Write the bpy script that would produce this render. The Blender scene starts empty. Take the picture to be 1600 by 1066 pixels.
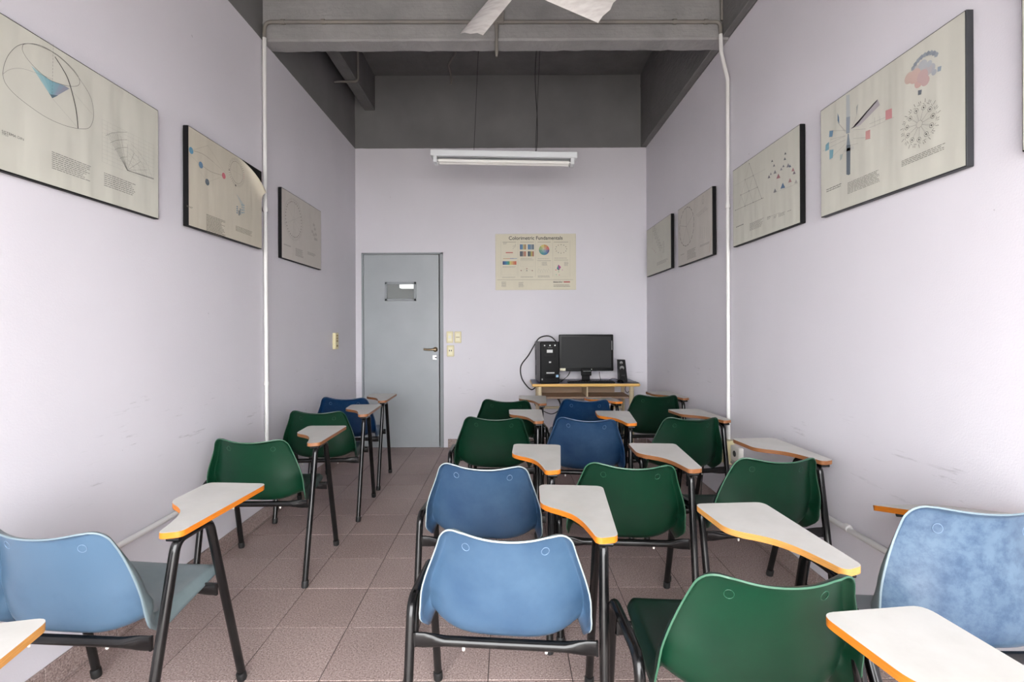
import bpy, math, random
from mathutils import Vector, Matrix
random.seed(7)
sc = bpy.context.scene
COL = sc.collection
rad = math.radians

# ------------------------------------------------------------------ camera, world, light, exposure
F, CX, CY, CAMZ, ROLL = 744.0, 795.0, 513.0, 1.256, rad(0.25)
cd = bpy.data.cameras.new('camera'); cam = bpy.data.objects.new('camera', cd); COL.objects.link(cam)
cam.location = (0, 0, CAMZ); cam.rotation_euler = (rad(90), ROLL, 0)
cd.sensor_width = 36; cd.lens = F/1600*36
cd.shift_x = (800-CX)/1600; cd.shift_y = -(533-CY)/1600
cd.clip_start = 0.02
sc.camera = cam
w = bpy.data.worlds.new('overcast_sky'); sc.world = w; w.use_nodes = True
bg = w.node_tree.nodes['Background']
bg.inputs[0].default_value = (0.985, 0.99, 1.0, 1); bg.inputs[1].default_value = 16
def area(name, loc, rot, sx, sy, power, col=(1, 1, 1)):
    l = bpy.data.lights.new(name, 'AREA'); l.shape = 'RECTANGLE'; l.size = sx; l.size_y = sy
    l.energy = power; l.color = col
    o = bpy.data.objects.new(name, l); COL.objects.link(o); o.location = loc; o.rotation_euler = rot
    return o
sc.view_settings.view_transform = 'Standard'; sc.view_settings.look = 'None'
sc.view_settings.gamma = 1; sc.view_settings.use_curve_mapping = False
sc.view_settings.exposure = 0.0
sc.cycles.max_bounces = 8; sc.cycles.diffuse_bounces = 6

# ------------------------------------------------------------------ room dimensions (metres)
XL, XR, YB, YF, ZC, ZP = -1.615, 1.459, 5.03, -0.8, 3.93, 3.16
BF, BB, BZ = 3.135, 3.265, 3.155      # cross beam: front, back, underside

# ------------------------------------------------------------------ helpers
def s2l(c):
    return tuple((v/12.92 if v <= .04045 else ((v+.055)/1.055)**2.4) for v in c)
def rgb(r, g, b): return s2l((r/255, g/255, b/255))

class MB:
    """collects vertices and faces; build() links them as one mesh object"""
    def __init__(s): s.v = []; s.f = []; s.m = []; s.sm = []
    def add(s, vs, fs, m=0, smooth=False):
        b = len(s.v); s.v += [tuple(p) for p in vs]
        for f in fs: s.f.append([b+i for i in f]); s.m.append(m); s.sm.append(smooth)
        return s
    def box(s, x0, x1, y0, y1, z0, z1, m=0, bev=0, T=None):
        if bev <= 0:
            v = [(x, y, z) for z in (z0, z1) for y in (y0, y1) for x in (x0, x1)]
            f = [(0,2,3,1),(4,5,7,6),(0,1,5,4),(2,6,7,3),(0,4,6,2),(1,3,7,5)]
        else:
            b = min(bev, (x1-x0)/2.01, (y1-y0)/2.01, (z1-z0)/2.01)
            v = []; idx = {}
            for i, (X, sx) in enumerate(((x0, 1), (x1, -1))):
                for j, (Y, sy) in enumerate(((y0, 1), (y1, -1))):
                    for k, (Z, sz) in enumerate(((z0, 1), (z1, -1))):
                        for a in range(3):
                            p = [X+sx*b, Y+sy*b, Z+sz*b]; p[a] = (X, Y, Z)[a]
                            idx[i, j, k, a] = len(v); v.append(tuple(p))
            f = []
            q = [(0,0),(1,0),(1,1),(0,1)]
            for side in (0, 1):
                l = [idx[side, j, k, 0] for j, k in q]; f.append(l if side else l[::-1])
                l = [idx[i, side, k, 1] for i, k in q]; f.append(l[::-1] if side else l)
                l = [idx[i, j, side, 2] for i, j in q]; f.append(l if side else l[::-1])
            for A in (0, 1):
                for B in (0, 1):
                    f.append([idx[0,A,B,1], idx[1,A,B,1], idx[1,A,B,2], idx[0,A,B,2]])
                    f.append([idx[A,0,B,0], idx[A,1,B,0], idx[A,1,B,2], idx[A,0,B,2]])
                    f.append([idx[A,B,0,0], idx[A,B,1,0], idx[A,B,1,1], idx[A,B,0,1]])
            for i in (0,1):
                for j in (0,1):
                    for k in (0,1): f.append([idx[i,j,k,0], idx[i,j,k,1], idx[i,j,k,2]])
        if T: v = [tuple(T @ Vector(p)) for p in v]
        return s.add(v, f, m)
    def sweep(s, pts, ry, rz=None, n=12, m=0, caps=True, up=None):
        """tube along pts; ry/rz radii (scalars or lists)"""
        P = [Vector(p) for p in pts]; N = len(P)
        ry = ry if isinstance(ry, (list, tuple)) else [ry]*N
        rz = ry if rz is None else (rz if isinstance(rz, (list, tuple)) else [rz]*N)
        T = []
        for i in range(N):
            a = P[max(i-1, 0)]; b = P[min(i+1, N-1)]; T.append((b-a).normalized())
        u = Vector(up) if up else (Vector((0,0,1)) if abs(T[0].z) < .9 else Vector((1,0,0)))
        vs = []
        for i in range(N):
            u = (u - T[i]*u.dot(T[i])).normalized(); r = T[i].cross(u)
            for k in range(n):
                a = 2*math.pi*k/n
                vs.append(P[i] + r*(math.cos(a)*ry[i]) + u*(math.sin(a)*rz[i]))
        fs = [[i*n+k, i*n+(k+1) % n, (i+1)*n+(k+1) % n, (i+1)*n+k] for i in range(N-1) for k in range(n)]
        s.add(vs, fs, m, True)
        if caps:
            s.add(vs[:n], [list(range(n))[::-1]], m); s.add(vs[-n:], [list(range(n))], m)
        return s
    def cyl(s, a, b, r0, r1=None, n=16, m=0):
        return s.sweep([a, b], [r0, r0 if r1 is None else r1], n=n, m=m)
    def lathe(s, prof, c=(0,0,0), n=20, m=0, T=None):
        vs = []; 
        for r, z in prof:
            for k in range(n):
                a = 2*math.pi*k/n; p = Vector((r*math.cos(a), r*math.sin(a), z))
                if T: p = T @ p
                vs.append(p+Vector(c))
        fs = [[i*n+k, i*n+(k+1) % n, (i+1)*n+(k+1) % n, (i+1)*n+k] for i in range(len(prof)-1) for k in range(n)]
        s.add(vs, fs, m, True)
        if prof[0][0] > 1e-6: s.add(vs[:n], [list(range(n))[::-1]], m)
        if prof[-1][0] > 1e-6: s.add(vs[-n:], [list(range(n))], m)
        return s
    def prism(s, poly, z0, z1, m_top=0, m_side=0, m_bot=None, bev=0.0):
        """polygon (x,y) extruded in z"""
        n = len(poly)
        s.add([(x, y, z1) for x, y in poly], [list(range(n))], m_top)
        s.add([(x, y, z0) for x, y in poly], [list(range(n))[::-1]], m_side if m_bot is None else m_bot)
        s.add([(x, y, z0) for x, y in poly]+[(x, y, z1) for x, y in poly],
              [[i, (i+1) % n, n+(i+1) % n, n+i] for i in range(n)], m_side, True)
        return s
    def mesh(s, name, mats):
        me = bpy.data.meshes.new(name); me.from_pydata(s.v, [], s.f)
        for m in (mats if isinstance(mats, (list, tuple)) else [mats]): me.materials.append(m)
        me.polygons.foreach_set('material_index', s.m); me.polygons.foreach_set('use_smooth', s.sm)
        me.update(); return me
    def build(s, name, mats, parent=None): return link(name, s.mesh(name, mats), parent)

def link(name, data, parent=None):
    o = bpy.data.objects.new(name, data); COL.objects.link(o)
    if parent: o.parent = parent
    return o
def tag(o, label=None, cat=None, group=None, kind=None):
    if label: o['label'] = label
    if cat: o['category'] = cat
    if group: o['group'] = group
    if kind: o['kind'] = kind
    return o
def thing(name, label, cat, loc=(0,0,0), rot=(0,0,0), group=None):
    o = link(name, None); o.location = loc; o.rotation_euler = rot; o.empty_display_size = .1
    return tag(o, label, cat, group)
def fillet(pts, r, n=6):
    """rounds the inner corners of a polyline"""
    P = [Vector(p) for p in pts]; out = [P[0]]
    for i in range(1, len(P)-1):
        a = (P[i-1]-P[i]); b = (P[i+1]-P[i]); la, lb = a.length, b.length; a.normalize(); b.normalize()
        th = a.angle(b)/2; d = min(r/math.tan(th), la*.49, lb*.49)
        p0 = P[i]+a*d; p1 = P[i]+b*d
        for k in range(n+1):
            t = k/n; out.append(p0*(1-t)**2 + P[i]*2*t*(1-t) + p1*t*t)
    out.append(P[-1]); return out
def catmull(pts, n=6):
    P = [Vector(p) for p in pts]; out = []
    for i in range(len(P)-1):
        a, b, c, d = P[max(i-1,0)], P[i], P[i+1], P[min(i+2, len(P)-1)]
        for k in range(n):
            t = k/n
            out.append(.5*((2*b)+(c-a)*t+(2*a-5*b+4*c-d)*t*t+(3*b-a-3*c+d)*t**3))
    out.append(P[-1]); return out

# ------------------------------------------------------------------ materials
def mat(name, col, rough=.5, spec=.5, metal=0, coat=0):
    m = bpy.data.materials.new(name); m.use_nodes = True
    b = m.node_tree.nodes['Principled BSDF']
    b.inputs['Base Color'].default_value = (*col, 1); b.inputs['Roughness'].default_value = rough
    b.inputs['Specular IOR Level'].default_value = spec; b.inputs['Metallic'].default_value = metal
    b.inputs['Coat Weight'].default_value = coat
    return m
class NT:
    def __init__(s, m): s.t = m.node_tree; s.b = s.t.nodes['Principled BSDF']
    def n(s, typ, **kw):
        x = s.t.nodes.new(typ)
        for k, v in kw.items():
            if k in x.inputs.keys() if isinstance(k, str) else False: x.inputs[k].default_value = v
            else: setattr(x, k, v)
        return x
    def l(s, a, b): s.t.links.new(a, b)
    def coord(s, which='Object', scale=(1,1,1)):
        c = s.n('ShaderNodeTexCoord'); mp = s.n('ShaderNodeMapping'); mp.inputs['Scale'].default_value = scale
        if which == 'World': 
            g = s.n('ShaderNodeNewGeometry'); s.l(g.outputs['Position'], mp.inputs[0])
        else: s.l(c.outputs[which], mp.inputs[0])
        return mp.outputs[0]
    def noise(s, vec, scale, detail=3, rough=.5):
        x = s.n('ShaderNodeTexNoise'); x.inputs['Scale'].default_value = scale
        x.inputs['Detail'].default_value = detail; x.inputs['Roughness'].default_value = rough
        if vec: s.l(vec, x.inputs['Vector'])
        return x.outputs['Fac']
    def ramp(s, fac, stops, interp='LINEAR'):
        x = s.n('ShaderNodeValToRGB'); x.color_ramp.interpolation = interp
        e = x.color_ramp.elements
        while len(e) < len(stops): e.new(.5)
        for i, (p, c) in enumerate(stops):
            e[i].position = p; e[i].color = (*c, 1) if len(c) == 3 else c
        s.l(fac, x.inputs[0]); return x.outputs[0]
    def mix(s, fac, a, b, blend='MIX'):
        x = s.n('ShaderNodeMix'); x.data_type = 'RGBA'; x.blend_type = blend
        for v, i in ((fac, 0), (a, 6), (b, 7)):
            if hasattr(v, 'links'): s.l(v, x.inputs[i])
            else: x.inputs[i].default_value = v if i == 0 else (*v, 1)
        return x.outputs[2]
    def math(s, op, a, b=0.):
        x = s.n('ShaderNodeMath'); x.operation = op
        for v, i in ((a, 0), (b, 1)):
            if hasattr(v, 'links'): s.l(v, x.inputs[i])
            else: x.inputs[i].default_value = v
        return x.outputs[0]
    def bump(s, h, strength=.3, dist=.01):
        x = s.n('ShaderNodeBump'); x.inputs['Strength'].default_value = strength; x.inputs['Distance'].default_value = dist
        s.l(h, x.inputs['Height']); s.l(x.outputs[0], s.b.inputs['Normal'])
    def base(s, c): s.l(c, s.b.inputs['Base Color'])
BW = ((0,0,0), (1,1,1))

WALLC, GREYC = rgb(214, 211, 217), rgb(118, 117, 117)
def wall_material(name):
    m = mat(name, WALLC, .55, .35); t = NT(m)
    P = t.coord('World')
    # grey paint above the painted line
    sep = t.n('ShaderNodeSeparateXYZ'); t.l(P, sep.inputs[0])
    wob = t.math('MULTIPLY', t.noise(P, 9, 3), .008)
    up = t.math('GREATER_THAN', t.math('ADD', sep.outputs[2], wob), ZP+.004)
    # light dirt, rubbed scuffs at chair-back height
    blot = t.ramp(t.noise(t.coord('World', (1, 1, .6)), 1.3, 4), ((.35, rgb(211,208,214)), (.7, rgb(217,214,220))))
    sc1 = t.noise(t.coord('World', (3, 2.2, 26)), 2.2, 5, .65)
    msk = t.ramp(sc1, ((.61, (0,0,0)), (.66, (1,1,1))))
    zr = t.ramp(sep.outputs[2], ((.45, (0,0,0)), (.62, (1,1,1)), (.95, (1,1,1)), (.999, (0,0,0))))
    brk = t.ramp(t.noise(t.coord('World', (1,1,1)), 3.1, 3), ((.54, (0,0,0)), (.60, (1,1,1))))
    s_ = t.math('MULTIPLY', t.math('MULTIPLY', msk, zr), t.math('MULTIPLY', brk, .28))
    white = t.mix(s_, blot, rgb(120,116,118))
    spk = t.ramp(t.noise(P, 22, 2), ((.80, (0,0,0)), (.815, (1,1,1))))
    white = t.mix(t.math('MULTIPLY', spk, .5), white, rgb(120,115,115))
    grey = t.ramp(t.noise(P, 2.2, 5), ((.3, rgb(110,109,109)), (.75, rgb(126,125,125))))
    t.base(t.mix(up, white, grey))
    t.bump(t.noise(P, 170, 2), .13, .003)
    return m
M_WALL = wall_material('wall_paint')
def concrete(name, c0, c1, bump=.5, scale=22):
    m = mat(name, c0, .62, .3); t = NT(m); P = t.coord('World')
    t.base(t.ramp(t.noise(P, 3.5, 6, .6), ((.3, c0), (.72, c1))))
    h = t.math('ADD', t.noise(P, scale, 6, .62), t.math('MULTIPLY', t.noise(t.coord('World', (.6, 1, 6)), 8, 3), .6))
    t.bump(h, bump, .012); return m
M_CEIL = concrete('grey_painted_concrete', rgb(98,97,97), rgb(116,115,114), .5)
M_BEAM = concrete('grey_painted_beam', rgb(132,131,131), rgb(154,152,151), .55)
def terrazzo(name, k=1.0, s=1):
    m = mat(name, rgb(150,126,120), .45, .4); t = NT(m); P = t.coord('World')
    a = t.ramp(t.noise(P, 170, 2, .6), ((.30, rgb(118*k,100*k,97*k)), (.48, rgb(172*k,152*k,146*k)), (.62, rgb(192*k,174*k,168*k)), (.74, rgb(222*k,210*k,203*k))))
    oi = t.n('ShaderNodeObjectInfo')
    tint = t.ramp(oi.outputs['Random'], ((0, (.86,.84,.84)), (1, (1,1,1))))
    dirt = t.ramp(t.noise(P, 2.2, 4), ((.3, (.84,.83,.83)), (.7, (1,1,1))))
    c = t.mix(1.0, t.mix(1.0, a, tint, 'MULTIPLY'), dirt, 'MULTIPLY')
    t.base(c); t.b.inputs['Roughness'].default_value = .42
    t.bump(t.noise(P, 240, 2), .12, .002); return m
M_TILE = terrazzo('terrazzo_tile'); M_BASE = terrazzo('terrazzo_skirting', .93)
M_GROUT = mat('dark_grout', rgb(78,68,66), .9)
M_PIPEW = mat('white_pipe', rgb(214,213,211), .35)
M_PIPEG = concrete('grey_painted_conduit', rgb(112,110,108), rgb(136,130,122), .15)
M_STEEL = mat('black_tube', rgb(14,14,15), .2, .42)
t = NT(M_STEEL); t.base(t.ramp(t.noise(t.coord('Object'), 18, 4), ((.4, rgb(13,13,14)), (.78, rgb(26,26,25)))))
M_RUB = mat('black_rubber', rgb(20,20,20), .6)
M_BOLT = mat('white_plastic_cap', rgb(225,222,215), .4)
M_LAM = mat('grey_white_laminate', rgb(194,192,186), .32, .4)
t = NT(M_LAM); t.base(t.ramp(t.noise(t.coord('World'), 7, 5, .6), ((.3, rgb(186,184,178)), (.6, rgb(197,195,190)))))
def orange(name, c):
    m = mat(name, c, .4, .5); t = NT(m)
    t.base(t.ramp(t.noise(t.coord('Object', (4,4,60)), 6, 3), ((.35, tuple(v*.8 for v in c)), (.65, c)))); return m
M_ORG = orange('orange_varnished_edge', rgb(212,122,32)); M_ORG2 = orange('worn_ply_edge', rgb(146,94,56)); M_ORG3 = orange('pale_ply_edge', rgb(212,152,80))
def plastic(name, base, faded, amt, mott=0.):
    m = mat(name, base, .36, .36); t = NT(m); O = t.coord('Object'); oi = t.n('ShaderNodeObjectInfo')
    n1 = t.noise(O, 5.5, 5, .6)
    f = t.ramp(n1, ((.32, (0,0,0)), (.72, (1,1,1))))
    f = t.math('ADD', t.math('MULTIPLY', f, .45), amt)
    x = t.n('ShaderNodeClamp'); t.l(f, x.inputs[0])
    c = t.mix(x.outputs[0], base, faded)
    if mott:
        b = t.ramp(t.noise(O, 26, 6, .7), ((.42, (0,0,0)), (.66, (1,1,1))))
        c = t.mix(t.math('MULTIPLY', b, mott), c, base)
    # fine scratches
    s_ = t.ramp(t.noise(t.coord('Object', (6,6,70)), 5, 4, .7), ((.74, (0,0,0)), (.79, (1,1,1))))
    c = t.mix(t.math('MULTIPLY', s_, .22), c, rgb(225,228,228))
    t.base(c); t.bump(t.noise(O, 420, 1), .08, .001)
    return m
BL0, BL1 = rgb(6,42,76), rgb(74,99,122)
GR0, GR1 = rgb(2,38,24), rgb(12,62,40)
M_BLUE_FALLOFF = {k: plastic('blue_plastic_falloff_'+k, BL0, rgb(92,112,130) if mo > .3 else BL1, a, mo) for k, a, mo in (('bleached', .8, .0), ('faded', .42, .0), ('mottled', .45, .55), ('worn', .22, .1), ('deep', .0, .0), ('dark', -.2, 0))}  # paler near, darker far: light falloff plus wear put into the colour
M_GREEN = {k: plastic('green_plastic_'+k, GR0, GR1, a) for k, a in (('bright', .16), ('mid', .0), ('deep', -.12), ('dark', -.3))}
M_RIMB = mat('bleached_blue_rim', rgb(146,156,156), .45); M_RIMBM = mat('dull_blue_rim', rgb(104,120,128), .45); M_RIMBD = mat('blue_rim', rgb(44,70,100), .45)
M_RIMG = mat('bleached_green_rim', rgb(48,90,68), .45); M_RIMGD = mat('green_rim', rgb(24,58,42), .45)
M_DOOR = mat('grey_enamel', rgb(170,177,183), .4, .45)
t = NT(M_DOOR); t.base(t.ramp(t.noise(t.coord('World'), 3, 5), ((.3, rgb(158,163,166)), (.7, rgb(166,171,174)))))
M_DOORD = mat('grey_enamel_frame', rgb(142,147,150), .45)
M_DARK = mat('dark_gap', rgb(52,52,54), .8)
M_BRASS = mat('worn_brass', rgb(150,132,104), .35, .5, .9)
M_CHROME = mat('dull_metal', rgb(190,190,188), .3, .5, .8)
M_IVORY = mat('yellowed_ivory_plastic', rgb(222,212,170), .4); M_IVORYL = mat('ivory_button', rgb(232,226,196), .4); M_IVORYD = mat('ivory_socket_recess', rgb(150,128,88), .6)
M_WHITE = mat('white_enamel', rgb(232,236,238), .35); M_TUBE = mat('fluorescent_tube_glass', rgb(244,243,238), .2)
M_GREYM = mat('grey_reflector', rgb(160,163,165), .4)
M_FAN = mat('white_fan_enamel', rgb(222,220,214), .4)
t = NT(M_FAN); t.base(t.ramp(t.noise(t.coord('Object', (3,9,3)), 4, 4), ((.4, rgb(236,234,230)), (.75, rgb(208,204,200)))))
M_BLK = mat('black_plastic', rgb(6,6,8), .35, .15); M_BLKG = mat('black_gloss_plastic', rgb(6,6,7), .25, .15); M_SCREEN = mat('matte_screen', rgb(30,31,32), .45, .2)
M_CASE = mat('grey_case_steel', rgb(56,54,56), .45)
M_CORD = mat('black_cable', rgb(16,16,17), .5)
M_BEIGE = mat('beige_enamel_tube', rgb(206,190,158), .4); M_TAN = mat('tan_panel', rgb(158,134,112), .6)
M_DESKTOP = mat('blue_desk_laminate', rgb(66,74,104), .35); M_DESKEDGE = mat('yellow_wood_edge', rgb(232,188,110), .4)
def paper(name, c):
    m = mat(name, c, .6, .3); t = NT(m); P = t.coord('World')
    t.base(t.ramp(t.noise(P, 4, 5), ((.3, tuple(v*.95 for v in c)), (.7, c))))
    t.bump(t.noise(t.coord('World', (7, 7, 1.3)), 1.7, 2, .4), .36, .02); return m
M_PAP = paper('cream_paper', rgb(198,197,186)); M_PAP2 = paper('yellowed_paper', rgb(196,190,174)); M_PAP3 = paper('poster_stock', rgb(214,208,188))
M_PAPP = paper('pinkish_cream_paper', rgb(194,189,182))
M_BOARD = mat('black_board', rgb(11,11,12), .55, .2); M_BOARDG = mat('charcoal_board', rgb(50,51,54), .5, .3)
M_RINGB = mat('blue_ring', rgb(104,126,150), .3); M_RINGG = mat('green_ring', rgb(34,78,58), .3)
M_FB = plastic('bleached_blue_front', rgb(90,106,112), rgb(132,146,147), .3); M_FBD = plastic('blue_front', rgb(30,58,92), rgb(70,98,128), .2)
M_FG = plastic('green_front', rgb(8,34,26), rgb(32,58,48), .1)
_ink = {}
def ink(h):
    if h not in _ink:
        c = tuple(int(h[i:i+2], 16) for i in (0, 2, 4)); c = [v*.78+30 for v in c]; _ink[h] = mat('ink_'+h, rgb(*c), .6, .2)
    return _ink[h]
M_GLASS = bpy.data.materials.new('door_glass'); M_GLASS.use_nodes = True
b = M_GLASS.node_tree.nodes['Principled BSDF']; b.inputs['Base Color'].default_value = (.62,.64,.65,1); b.inputs['Transmission Weight'].default_value = 1; b.inputs['Roughness'].default_value = .03; b.inputs['IOR'].default_value = 1.1
M_PAVE = mat('grey_pavement', rgb(170,166,160), .8)
M_ADDLAMP = bpy.data.materials.new('added_lamp_glow'); M_ADDLAMP.use_nodes = True
b = M_ADDLAMP.node_tree.nodes['Principled BSDF']; b.inputs['Emission Color'].default_value = (1,.98,.95,1); b.inputs['Emission Strength'].default_value = 1.1

# ------------------------------------------------------------------ room shell
def struct(name, mb, m, parent=None):
    o = mb.build(name, m, parent)
    if not parent: o['kind'] = 'structure'
    return o
TH = .12
struct('wall_left', MB().box(XL-TH, XL, YF, YB+TH, -.05, ZC), M_WALL)
struct('wall_right', MB().box(XR, XR+TH, YF, YB+TH, -.05, ZC), M_WALL)
DX0, DX1, DZ = -1.552, -.692, 2.058       # door opening
o = MB().box(XL, DX0, YB, YB+TH, -.05, ZC).box(DX1, XR, YB, YB+TH, -.05, ZC).box(DX0, DX1, YB, YB+TH, DZ, ZC)
struct('wall_back', o, M_WALL)
# front wall behind the camera: shop front with a wide tall opening towards the street
OX0, OX1, OZ = -1.5, 1.4, 2.35
o = MB().box(XL-TH, OX0, YF-TH, YF, -.05, ZC).box(OX1, XR+TH, YF-TH, YF, -.05, ZC).box(OX0, OX1, YF-TH, YF, OZ, ZC)
struct('wall_front', o, M_WALL)
struct('ceiling', MB().box(XL-TH, XR+TH, YF-TH, YB+TH, ZC, ZC+.12), M_CEIL)
struct('ground', MB().box(-14, 14, -22, YF-TH, -.08, -.02), M_PAVE)

floor = struct('floor', MB().box(XL-TH, XR+TH, YF-TH, YB+.02, -.05, -.0025), M_GROUT)
TS = .3026; X0 = -.080; Y0 = 1.6985; G = .0017
tile_cache = {}
def tile_mesh(wx, wy):
    k = (round(wx, 4), round(wy, 4))
    if k not in tile_cache:
        tile_cache[k] = MB().box(0, wx, 0, wy, -.012, 0, bev=.0012).mesh('tile', M_TILE)
    return tile_cache[k]
ix0 = math.floor((XL-X0)/TS); iy0 = math.floor((YF-Y0)/TS)
y = Y0+iy0*TS
while y < YB-.004:
    x = X0+ix0*TS
    while x < XR-.004:
        ax, bx = max(x, XL)+G, min(x+TS, XR)-G; ay, by = max(y, YF)+G, min(y+TS, YB)-G
        if bx-ax > .01 and by-ay > .01:
            o = link('tile', tile_mesh(bx-ax, by-ay), floor); o.location = (ax, ay, random.uniform(-.0006, .0002))
        x += TS
    y += TS
# skirting tiles: one strip per wall, built from single tiles
SKH, SKT = .088, .011
def skirting(name, a, b, axis, off, n):
    o = MB().box(*( (a, b, off, off+.004*n, 0.0, SKH-.003) if axis == 0 else (off, off+.004*n, a, b, 0.0, SKH-.003) )) if n > 0 else \
        MB().box(*( (a, b, off+.004*n, off, 0.0, SKH-.003) if axis == 0 else (off+.004*n, off, a, b, 0.0, SKH-.003) ))
    root = struct(name, o, M_GROUT)
    p = a
    cache = {}
    while p < b-.01:
        q = min(p+TS, b); L = round(q-p-.0024, 4)
        if L not in cache:
            lo, hi = sorted((0, n*SKT))
            cache[L] = (MB().box(0, L, lo, hi, 0, SKH, bev=.002) if axis == 0 else MB().box(lo, hi, 0, L, 0, SKH, bev=.002)).mesh('skirting_tile', M_BASE)
        t_ = link('skirting_tile', cache[L], root)
        t_.location = (p+.0012, off, 0.0005) if axis == 0 else (off, p+.0012, 0.0005)
        p = q
skirting('baseboard_left', YF+.02, YB-.013, 1, XL, 1)
skirting('baseboard_right', YF+.02, YB-.013, 1, XR, -1)
skirting('baseboard_back', DX1+.045, XR-.012, 0, YB, -1)

# concrete cross beam in front, slim beam along the left wall, deep edge beam on the right wall
def rough_bar(x0, x1, ya, yb, z0, z1, n=60, amp=.004):
    m = MB(); vs = []
    for i in range(n+1):
        x = x0+(x1-x0)*i/n
        j = lambda a: random.uniform(-a, a)
        vs += [(x, ya+.0+j(amp*.3), z0+.010+j(amp*.4)), (x, ya+.010, z0+j(amp*.5)), (x, yb-.006, z0+j(amp)), (x, yb+j(amp), z0+.012), (x, yb, z1), (x, ya, z1)]
    fs = [[i*6+k, (i+1)*6+k, (i+1)*6+(k+1) % 6, i*6+(k+1) % 6] for i in range(n) for k in range(6)]
    m.add(vs, fs); m.add(vs[:6], [list(range(6))]); m.add(vs[-6:], [list(range(6))[::-1]])
    return m
bm_ = rough_bar(XL+.001, XR-.001, BF, BB, BZ, BZ+.055)
bm_.box(XL+.001, XR-.001, BF+.006, BB, BZ+.05, ZC)
bm_.box(XL+.001, XR-.001, BF+.002, BF+.012, BZ+.05, BZ+.128)
struct('trim_1', bm_, M_BEAM)
struct('trim_2', MB().box(-1.512, -1.402, BB, YB, 3.56, ZC, bev=.006), M_CEIL)
struct('trim_3', MB().box(1.402, XR, BB, YB, 3.165, ZC, bev=.004).box(1.398, 1.41, BB, YB, 3.80, 3.815), M_CEIL)
struct('trim_4', MB().box(1.412, XR, YF, BF, 3.165, ZC, bev=.004), M_CEIL)

# corridor beyond the door (seen through the little pane)
struct('wall_corridor', MB().box(-3.1, .2, 8.5, 8.6, 0, 2.9).box(-3.1, -3.0, YB+TH, 8.5, 0, 2.9).box(.1, .2, YB+TH, 8.5, 0, 2.9).box(-3.1, .2, YB+TH, 8.6, 2.9, 3.0).box(-3.1, .2, YB+TH, 8.6, -.1, -.003), mat('corridor_paint', rgb(120,120,118), .6))
lampc = tag(MB().box(-1.86, -1.2, 8.1, 8.25, 1.945, 2.04, bev=.01).build('added_lamp', M_ADDLAMP), 'added corridor lamp that puts the white patch in the small door pane', 'lamp')  # made-up lamp, added to give the pane its white reflection

# ------------------------------------------------------------------ door
door = link('door_1', None); door['kind'] = 'structure'; door.location = (0, YB, 0)
jm = MB()
for x0, x1, z0, z1 in ((DX0, DX0+.02, 0, DZ), (DX1-.034, DX1, 0, DZ), (DX0, DX1, DZ-.018, DZ)):
    jm.box(x0, x1, -.012, TH, z0, z1, bev=.003)
jm.build('door_frame', M_DOORD, door)
MB().box(DX1-.052, DX1-.034, .03, .05, 0.0, DZ-.02).build('rebate', M_DARK, door)
LX0, LX1 = DX0+.024, DX1-.046
WX0, WX1, WZ0, WZ1 = -1.294, -.987, 1.563, 1.735
lf = MB()
lf.box(LX0, WX0, -.006, .036, .003, DZ-.022); lf.box(WX1, LX1, -.006, .036, .003, DZ-.022)
lf.box(WX0, WX1, -.006, .036, .003, WZ0); lf.box(WX0, WX1, -.006, .036, WZ1, DZ-.022)
leaf = lf.build('door_leaf', M_DOOR, door)
wf = MB()
for x0, x1, z0, z1 in ((WX0-.012, WX0+.014, WZ0-.014, WZ1+.014), (WX1-.014, WX1+.012, WZ0-.014, WZ1+.014), (WX0-.012, WX1+.012, WZ0-.014, WZ0+.012), (WX0-.012, WX1+.012, WZ1-.012, WZ1+.014)):
    wf.box(x0, x1, -.016, .0, z0, z1, bev=.003)
wf.build('pane_frame', M_DOORD, leaf)
MB().box(WX0, WX1, .012, .016, WZ0, WZ1).build('pane', M_GLASS, leaf)
for z in (1.88, .98):
    MB().cyl((DX0+.021, -.014, z-.06), (DX0+.021, -.014, z+.06), .007).cyl((DX0+.021, -.014, z-.003), (DX0+.021, -.014, z+.003), .0085).build('hinge', M_DOORD, door)
hx, hz = -.775, 1.035
T = Matrix.Rotation(rad(90), 4, 'X')
MB().lathe([(.026, 0), (.026, .006), (.012, .010), (.010, .040)], (hx, -.006, hz), T=T).sweep(catmull([(hx, -.044, hz), (hx-.03, -.048, hz+.001), (hx-.075, -.046, hz), (hx-.118, -.044, hz+.004)], 4), [.011]*8+[.0095]*5, [.012]*8+[.010]*5).build('door_handle', M_BRASS, leaf)
MB().box(hx-.03, hx+.014, -.012, -.006, .925, .975, bev=.002).box(hx-.006, hx+.012, -.0135, -.011, .945, .956, m=1).build('lock_plate', [M_CHROME, M_DARK], leaf)

# ------------------------------------------------------------------ pixel -> point on a wall (measurement of the photograph)
def unroll(px, py):
    dx, dy = px-CX, py-CY; c, s = math.cos(ROLL), math.sin(ROLL)
    return CX+c*dx-s*dy, CY+s*dx+c*dy
def at_x(px, py, X):
    px, py = unroll(px, py); Y = F*X/(px-CX); return Y, CAMZ-(py-CY)/F*Y
def at_y(px, py, Y):
    px, py = unroll(px, py); return (px-CX)/F*Y, CAMZ-(py-CY)/F*Y

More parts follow.
